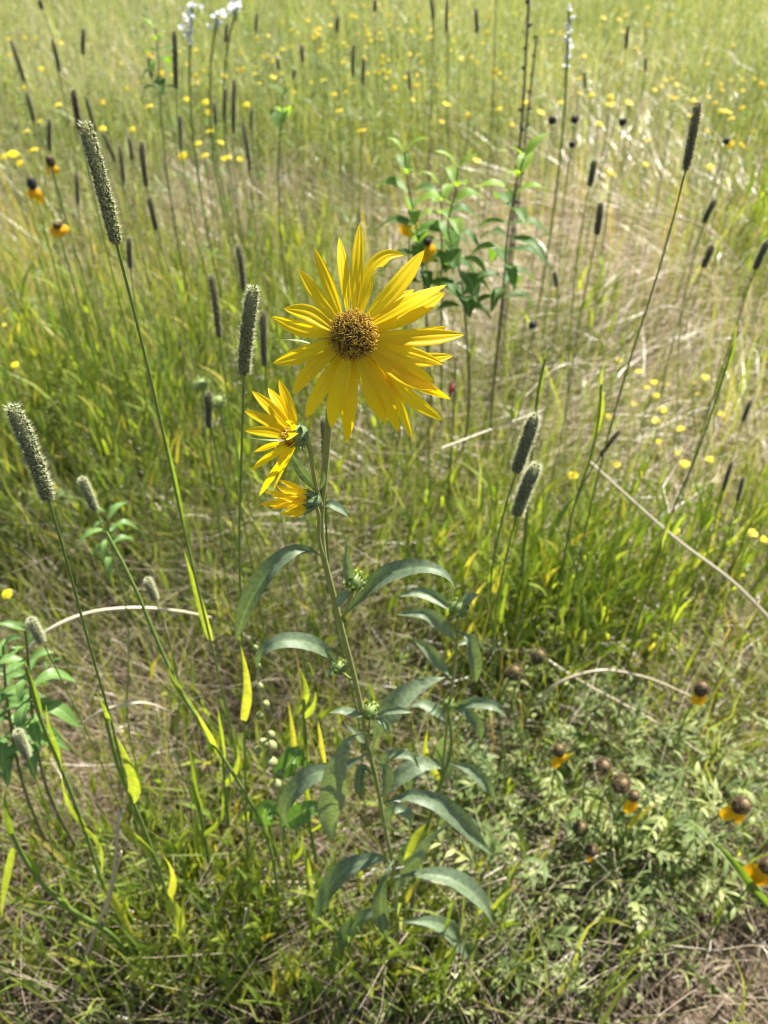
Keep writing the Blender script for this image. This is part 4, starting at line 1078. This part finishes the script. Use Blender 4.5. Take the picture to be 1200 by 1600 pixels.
leafy_plant('short leafy stem in the thick of the green bush behind the flower', [(688, 290), (690, 330), (690, 380), (690, 420)], 1.2, 50, 7, (690, 700), droop=.3)
leafy_plant('leafy stem with dark leaves at the upper left among yellow flowers', [(243, 45), (246, 75), (248, 110), (250, 150)], 1.7, 34, 7, None)
leafy_plant('bushy green weed with pointed leaves at the left edge above the litter', [(40, 985), (45, 1040), (50, 1110), (60, 1180)], .50, 52, 11, (150, 1380), mat='weed', w=.27, top_bright=False)
leafy_plant('second pointed leaved weed, lower at the left edge', [(5, 1010), (8, 1060), (15, 1120), (25, 1180)], .50, 56, 10, (110, 1400), mat='weed', w=.27, top_bright=False)
leafy_plant('pale leaved weed in the grass left of the timothy stems', [(165, 800), (170, 830), (178, 870)], .9, 44, 6, None, mat='weed', w=.22, top_bright=False)
leafy_plant('low weed with a big blue green leaf near the back', [(442, 150), (440, 175), (438, 200)], 1.8, 34, 2, None, w=.7, top_bright=False)

# fuzzy green buds left of the flower
for (lb, x, y, r) in [('round fuzzy green bud, upper of two left of the timothy stem', 315, 600, 10), ('round fuzzy green bud, lower of two left of the timothy stem', 341, 627, 11)]:
    c = at(x, y, .8)
    q = np.array([c[0], c[1] + .02, -.01]); t = thing('green_bud_stalk', lb, 'plant', q)
    rr = r * mpp(c)
    mb = MB(); lathe(mb, [(rr * .3, -rr), (rr * .9, -rr * .4), (rr, 0), (rr * .6, rr * .6), (.0001, rr * .7)], 12)
    spikelets(mb, -rr * .9, rr * .6, lambda z: rr * np.sqrt(np.clip(1 - (z / rr) ** 2, .1, 1)), 8, 12, rr * .5, rr * .18, up=.3)
    place(mb, c, axis_frame([0, 0, 1])); mb.build('bud', M['bud'], t)
    mb = MB(); tube(mb, spline([c, (c + q) / 2 + np.array([.01, 0, 0]), q], 10), .0013, 6, .5); mb.build('stem', M['gstem'], t)

# pale pod plant
q = ground(470, 1420)
t = thing('pod_plant', 'small plant with pale green swollen pods and rounded leaves left of the sunflower stem', 'plant', q)
pp = [(402, 1010), (404, 1060), (410, 1110), (422, 1170), (432, 1230), (440, 1300)]
P = [at(x, y, .46) for x, y in pp] + [q]
mb = MB(); tube(mb, spline(P, 24), np.linspace(.001, .0018, 24), 7, .8); mb.build('stem', M['pod'], t)
for (x, y, r) in [(400, 1012, 6), (404, 1040, 6), (408, 1072, 7), (412, 1100, 8), (405, 1118, 8), (425, 1148, 9), (412, 1160, 9), (403, 1172, 9), (428, 1165, 10), (425, 1190, 11), (440, 1205, 10), (432, 1225, 10), (445, 1240, 9)]:
    c = at(x + rng.normal(0, 2), y, .456 + rng.normal(0, .004)); rr = r * .8 * mpp(c)
    mb = MB(); lathe(mb, [(rr * .25, -rr * 1.3), (rr * .8, -rr * .7), (rr, 0), (rr * .7, rr * .8), (.0003, rr * 1.3)], 10, rnd=rng.uniform(0, 1))
    place(mb, c, axis_frame(unit(np.array([rng.normal(0, .5), rng.normal(-.2, .3), 1])))); mb.build('pod', M['pod'], t)
for pts, w in [([(432, 1215), (450, 1195), (462, 1180), (465, 1200)], 40), ([(436, 1270), (420, 1262), (412, 1275), (415, 1290)], 40), ([(440, 1290), (470, 1270), (488, 1262), (500, 1270)], 44), ([(438, 1240), (470, 1220), (480, 1200), (470, 1185)], 34)]:
    pxleaf(t, pts, w, (0, -.6, .8), mat='weed', prof=([0, .1, .3, .6, .85, 1], [.1, .5, .95, 1, .6, .05]), Y0=.455)

# ------------------------------------------------------------------ single grass stalks in front
def stalk(label, px_pts, wpx, leaves, mat='gstem', group=None, rnd=.6, name='grass_stalk', leafmat='gblade', cat='grass stalk'):
    P = [at(*q) for q in px_pts]
    q = P[-1].copy()
    t = thing(name, label, cat, q, group)
    mb = MB(); tube(mb, spline(P, 26), np.linspace(.35, .55, 26) * wpx * mpp(P[0]), 7, rnd); mb.build('stem', M[mat], t)
    for (pl, w, rn) in leaves:
        L_ = [at(*x) for x in pl]
        s = MB(); ribbon(s, L_, w * .78 * mpp(L_[0]), (rng.normal(0, .3), -.8, .4), BLADE, n=14, cols=5, fold=.3, rnd=rn, twist=rng.normal(0, .3)); s.build('leaf', M[leafmat], t)
    return t
def G(px, py):
    p_ = ground(px, py); return (px, py, p_[1])
stalk('long green grass stalk running from the small unripe head down past the brown litter', [(165, 830, .46), (205, 905, .45), (245, 1000, .44), (285, 1085, .43), (330, 1155, .42), (400, 1270, .42), (440, 1480, .44)], 8,
      [([(345, 1180, .42), (330, 1150, .415), (315, 1125, .41), (300, 1100, .408)], 18, .9), ([(300, 1105, .43), (285, 1085, .43), (270, 1062, .43), (262, 1040, .43)], 12, .7)])
stalk('green grass stalk with wide yellow green blades at lower left', [(165, 1120, .40), (185, 1200, .40), (215, 1270, .40), (245, 1350, .40), (265, 1410, .40), (330, 1545, .41)], 9,
      [([(240, 1340, .40), (225, 1320, .395), (205, 1300, .39), (190, 1290, .39)], 14, .7), ([(262, 1400, .4), (280, 1430, .39), (278, 1460, .385), (270, 1475, .38)], 22, .9), ([(265, 1405, .4), (272, 1370, .395), (262, 1345, .39), (250, 1330, .39)], 16, .95)])
stalk('fleshy blue green stalk with forked leaves at the lower left edge', [(18, 1300, .37), (40, 1345, .37), (80, 1395, .37), (110, 1420, .37), (160, 1450, .38), (230, 1540, .39)], 10,
      [([(18, 1305, .37), (12, 1275, .368), (8, 1250, .368), (8, 1235, .368)], 14, .3), ([(22, 1325, .37), (14, 1360, .368), (6, 1400, .366), (2, 1435, .366)], 18, .8), ([(60, 1378, .37), (55, 1355, .37), (48, 1340, .37), (45, 1330, .37)], 14, .3),
       ([(110, 1422, .37), (85, 1412, .368), (55, 1408, .366), (25, 1402, .366)], 11, .3), ([(112, 1422, .37), (100, 1400, .37), (95, 1380, .37), (92, 1372, .37)], 12, .4)])
stalk('pale thick grass stalk crossing the lower left from the weeds to the bottom', [(40, 1040, .41), (62, 1120, .41), (95, 1200, .41), (130, 1290, .41), (160, 1380, .41), (230, 1500, .42), (290, 1570, .43)], 9,
      [([(62, 1115, .41), (55, 1085, .41), (45, 1055, .41), (38, 1030, .41)], 14, .5), ([(95, 1205, .41), (90, 1170, .41), (76, 1130, .408), (72, 1100, .408)], 15, .6), ([(132, 1290, .41), (112, 1262, .41), (100, 1230, .41), (95, 1210, .41)], 16, .8), ([(130, 1290, .41), (150, 1310, .405), (160, 1340, .40), (158, 1365, .4)], 14, .8),
       ([(160, 1382, .41), (180, 1410, .405), (200, 1450, .40), (215, 1480, .4)], 16, .95), ([(200, 1450, .415), (175, 1462, .41), (165, 1475, .41), (160, 1465, .41)], 16, .8)])
stalk('grass stalk with a lime blade hanging beside the sunflower stem', [(700, 1110, .47), (706, 1160, .46), (690, 1220, .45), (668, 1290, .44), (650, 1360, .44), (640, 1480, .45)], 8,
      [([(690, 1222, .45), (672, 1195, .448), (664, 1165, .446), (668, 1140, .446)], 15, .95), ([(668, 1290, .44), (650, 1310, .435), (640, 1330, .43), (630, 1345, .43)], 20, .9), ([(640, 1400, .44), (652, 1360, .438), (665, 1320, .436), (680, 1290, .436)], 16, .3)])
stalk('tall green grass stalk with jointed stem at the right', [(1145, 540, .75), (1120, 620, .75), (1085, 720, .75), (1050, 800, .75), (1030, 860, .75), (1000, 960, .76), (960, 1150, .78)], 4,
      [([(1130, 585, .75), (1142, 555, .75), (1148, 520, .75), (1150, 495, .75)], 9, .5), ([(1050, 800, .75), (1040, 830, .745), (1036, 845, .745), (1034, 860, .745)], 9, .8)], rnd=.1)
stalk('bent green grass stalk left of the yellow cluster', [(940, 600, .75), (935, 660, .75), (918, 730, .75), (900, 780, .75), (885, 850, .76), (860, 1050, .78)], 4.5, [([(930, 680, .75), (940, 630, .75), (938, 600, .75), (945, 560, .75)], 11, .85)], rnd=.1)
stalk('thin green grass stalk right of the leaning timothy pair', [(852, 560, .8), (843, 600, .8), (836, 650, .8), (830, 720, .8), (815, 900, .8)], 6, [([(840, 620, .8), (848, 590, .8), (852, 560, .8), (854, 540, .8)], 8, .4)], rnd=.1)
stalk('broad green blade stalk slanting over the lower right corner', [(1060, 1490, .40), (1090, 1525, .40), (1130, 1555, .40), (1200, 1595, .40), (1240, 1640, .40)], 8, [([(1200, 1595, .40), (1150, 1572, .398), (1100, 1535, .398), (1055, 1485, .398)], 10, .4)], rnd=.4)
stalk('dark green blade stalk rising at the right edge near the cut off flower', [(1130, 1330, .43), (1160, 1370, .43), (1200, 1420, .43), (1240, 1500, .43)], 7, [([(1215, 1425, .43), (1180, 1390, .428), (1150, 1350, .428), (1110, 1310, .428)], 18, .15)], rnd=.3)
for (x, y, ln, w, rn) in [(308, 1290, 70, 15, .8), (412, 1255, 70, 12, .7), (476, 1215, 60, 14, .9), (455, 1108, 90, 12, .97), (473, 1050, 50, 16, .85), (398, 1320, 80, 17, .85), (352, 1405, 70, 15, .8), (285, 1395, 70, 17, .8),
                          (500, 1130, 80, 12, .98), (300, 1180, 90, 12, .6), (345, 1115, 80, 15, .8), (430, 1190, 60, 12, .75), (330, 1350, 60, 12, .7), (560, 1330, 70, 12, .75), (480, 1330, 90, 17, .8), (240, 1440, 80, 16, .75), (440, 1440, 70, 14, .8), (540, 1455, 60, 12, .85), (385, 1470, 70, 12, .7), (660, 1420, 80, 12, .8)]:
    Y_ = rng.uniform(.46, .52)
    bx = x + (x - 600) * -.10 + rng.normal(0, 8)
    stalk('upright yellow green grass shoot standing in the front litter by the sunflower', [(x, y, Y_), (x * .6 + bx * .4, y + ln, Y_), (bx, y + ln * 2.2, Y_ + .01)], 7,
          [([(x * .6 + bx * .4, y + ln, Y_), (x + 4, y + ln * .6, Y_ - .004), (x, y + ln * .2, Y_ - .006), (x - 5, y - ln * .15, Y_ - .006)], w, rn),
           ([(x * .5 + bx * .5, y + ln * 1.4, Y_), (bx + 10, y + ln * 1.15, Y_ - .006), (bx + 16, y + ln * .85, Y_ - .008), (bx + 15, y + ln * .6, Y_ - .008)], w * .8, rn * .9)],
          group='yellow green grass shoots in the front litter')
# pale dead stems, one by one
def straw(label, pts, wpx, mat='straw'):
    P = [at(*q) for q in pts]
    s = MB(); tube(s, spline(P, 24), np.linspace(.5, .32, 24) * wpx * mpp(P[0]), 6, rng.uniform(.2, 1))
    q = P[0]
    o = bpy.data.objects.new('dry_stem', s.mesh('dry_stem', M[mat], q)); C.objects.link(o); o.location = tuple(q)
    return tag(o, label, 'dry stem')
straw('long pale dead stem slanting across the green at right', [(1215, 980, .75), (1140, 905, .78), (1060, 845, .82), (980, 775, .86), (920, 720, .9)], 6)
straw('pale arching straw above the brown litter at left', [(40, 1020, .55), (80, 982, .56), (130, 960, .58), (200, 950, .6), (280, 955, .62), (330, 965, .64)], 7)
straw('shorter straw arc under the big one at left', [(130, 1130, .55), (165, 1108, .55), (215, 1098, .56), (270, 1112, .58)], 5)
straw('pale dead stem crossing the lower right foliage', [(980, 1600, .42), (910, 1520, .43), (800, 1430, .45), (700, 1385, .46), (620, 1365, .47)], 5)
straw('long straw lying across the bottom right to the seed cones', [(1200, 1215, .70), (1100, 1180, .68), (1010, 1120, .70), (900, 1060, .74), (840, 1020, .78)], 5)
straw('thin pale stem standing at the bottom left', [(105, 1590, .38), (140, 1480, .38), (175, 1380, .38), (186, 1270, .38)], 6)
straw('thin pale stem forked off at the bottom left', [(140, 1570, .38), (160, 1490, .385), (165, 1440, .385), (190, 1330, .39)], 4)
straw('bleached broken stem beside the lower sunflower leaves', [(740, 1440, .44), (728, 1500, .44), (720, 1420, .445), (735, 1395, .44), (790, 1372, .43)], 5)
straw('short bleached stem at the bottom near the sunflower base', [(350, 1575, .39), (365, 1520, .39), (378, 1460, .39), (385, 1420, .39)], 5)
straw('thin straw lying level at the left of the sunflower base', [(330, 1380, .48), (400, 1378, .48), (450, 1378, .48), (510, 1380, .48)], 4)
straw('curved straw over the green clump at right', [(835, 1105, .7), (870, 1068, .7), (930, 1048, .71), (1000, 1056, .72), (1085, 1090, .72)], 5)
straw('thin straw along the bottom right edge', [(800, 1600, .42), (880, 1580, .42), (930, 1566, .43), (960, 1560, .43)], 5)
for k, (lb, a_, b_, c_) in enumerate([('curling straw in the dry tangle at right, nearest the bush', (960, 520, 1.2), (1030, 480, 1.2), (1110, 500, 1.2)), ('curling straw in the dry tangle, high at right', (1020, 330, 1.6), (1090, 350, 1.6), (1180, 440, 1.6)),
                                     ('pale looping straw below the bush', (820, 620, 1.1), (870, 575, 1.15), (960, 570, 1.2)), ('straw sweeping down from the bush to the timothy pair', (690, 700, .9), (770, 670, .95), (850, 640, 1.0)), ('straw bowed over the dry tangle by the right edge', (1060, 560, 1.2), (1130, 530, 1.2), (1200, 545, 1.2))]):
    straw(lb, [a_, b_, c_], 2.6)

# ------------------------------------------------------------------ dead stalks and white blooms at the back
for (lb, x0, y0, x1, y1, Y, w) in [('tall dark dead stalk rising out of the top right centre', 828, -30, 818, 150, 1.7, 9), ('dark dead stalk just right of the tallest one at the back', 838, 60, 828, 150, 1.8, 7),
                               ('thin dark dead stalk left of centre at the top edge', 677, -30, 676, 50, 2.2, 3), ('brown dead stalk at the top edge above the bush', 775, -20, 772, 100, 2.2, 3.5)]:
    a_ = at(x0, y0, Y); b_ = at(x1, y1, Y)
    q = b_.copy(); q[2] = -.01
    mb = MB()
    P = spline([a_, b_, q], 30)
    tube(mb, P, np.linspace(.4, .55, 30) * w * .5 * mpp(b_), 6, .5)
    for k in range(60):
        z = rng.uniform(0, .5); i_ = int(z * 29); c = P[i_]
        d = unit(np.array([rng.normal(), rng.normal(), .8]))
        l = w * mpp(b_) * rng.uniform(.5, 1.0)
        ribbon(mb, [c, c + d * l * .5, c + d * l], l * .6, (0, -1, .3), LEAF, n=4, cols=2, rnd=rng.uniform(0, 1))
    o = bpy.data.objects.new('dead_stalk', mb.mesh('dead_stalk', M['deadstem'], q)); C.objects.link(o); o.location = tuple(q)
    tag(o, lb, 'dead stalk')
def white_plant(label, px_top, py_top, py_bot, Y, spread, n, rpx):
    a_ = at(px_top, py_top, Y); b_ = at(px_top - 3, py_bot, Y)
    q = b_.copy(); q[2] = -.01
    t = thing('white_wildflower', label, 'wildflower', q)
    mb = MB(); tube(mb, spline([a_, b_, q], 16), .0025, 6, .5); mb.build('stem', M['gstem'], t)
    for k in range(n):
        f = k / max(1, n - 1)
        c = a_ * (1 - f) + b_ * f + np.array([rng.normal(0, spread), rng.normal(0, spread * .7), 0]) * mpp(a_)
        s = MB()
        for j in range(6):
            d = unit(np.array([rng.normal(), rng.normal() - .3, rng.normal() + .3])); l = rpx * mpp(a_) * rng.uniform(.7, 1.2)
            ribbon(s, [c, c + d * l * .6, c + d * l], l * .8, (0, -.5, .8), ([0, .5, 1], [.4, 1, .5]), n=4, cols=3, rnd=rng.uniform(0, 1))
        s.build('blossom', M['white'], t)
        m2 = MB(); m_ = a_ * (1 - f) + b_ * f - np.array([0, 0, .02]); tube(m2, [m_, (m_ + c) / 2, c], .001, 4, .5); m2.build('stalk', M['gstem'], t)
white_plant('white flowered plant with flat clusters at the top left edge', 300, 8, 60, 2.0, 8, 9, 8)
white_plant('white flat topped bloom right of the clustered one at the top left', 371, 8, 18, 2.1, 10, 7, 8)
white_plant('small white bloom between the two larger ones at the top left', 340, 24, 40, 2.1, 5, 5, 7)
white_plant('tall white spike of blossoms at the top right', 889, 14, 105, 1.8, 4, 9, 7)
# red leaf stalk under the flower
q = at(709, 640, 1.1); q[2] = -.01
t = thing('red_leaf_stalk', 'dark stalk with one small red leaf right of the lower petals', 'plant', q)
mb = MB(); tube(mb, spline([at(712, 560, 1.1), at(710, 610, 1.1), q], 12), .0016, 6, .4); mb.build('stem', M['bgstem'], t)
mb = MB(); ribbon(mb, [at(711, 596, 1.1), at(706, 604, 1.09), at(702, 622, 1.08)], .010, (0, -.8, .5), LEAF, n=8, cols=5, rnd=.5); mb.build('leaf', M['red'], t)
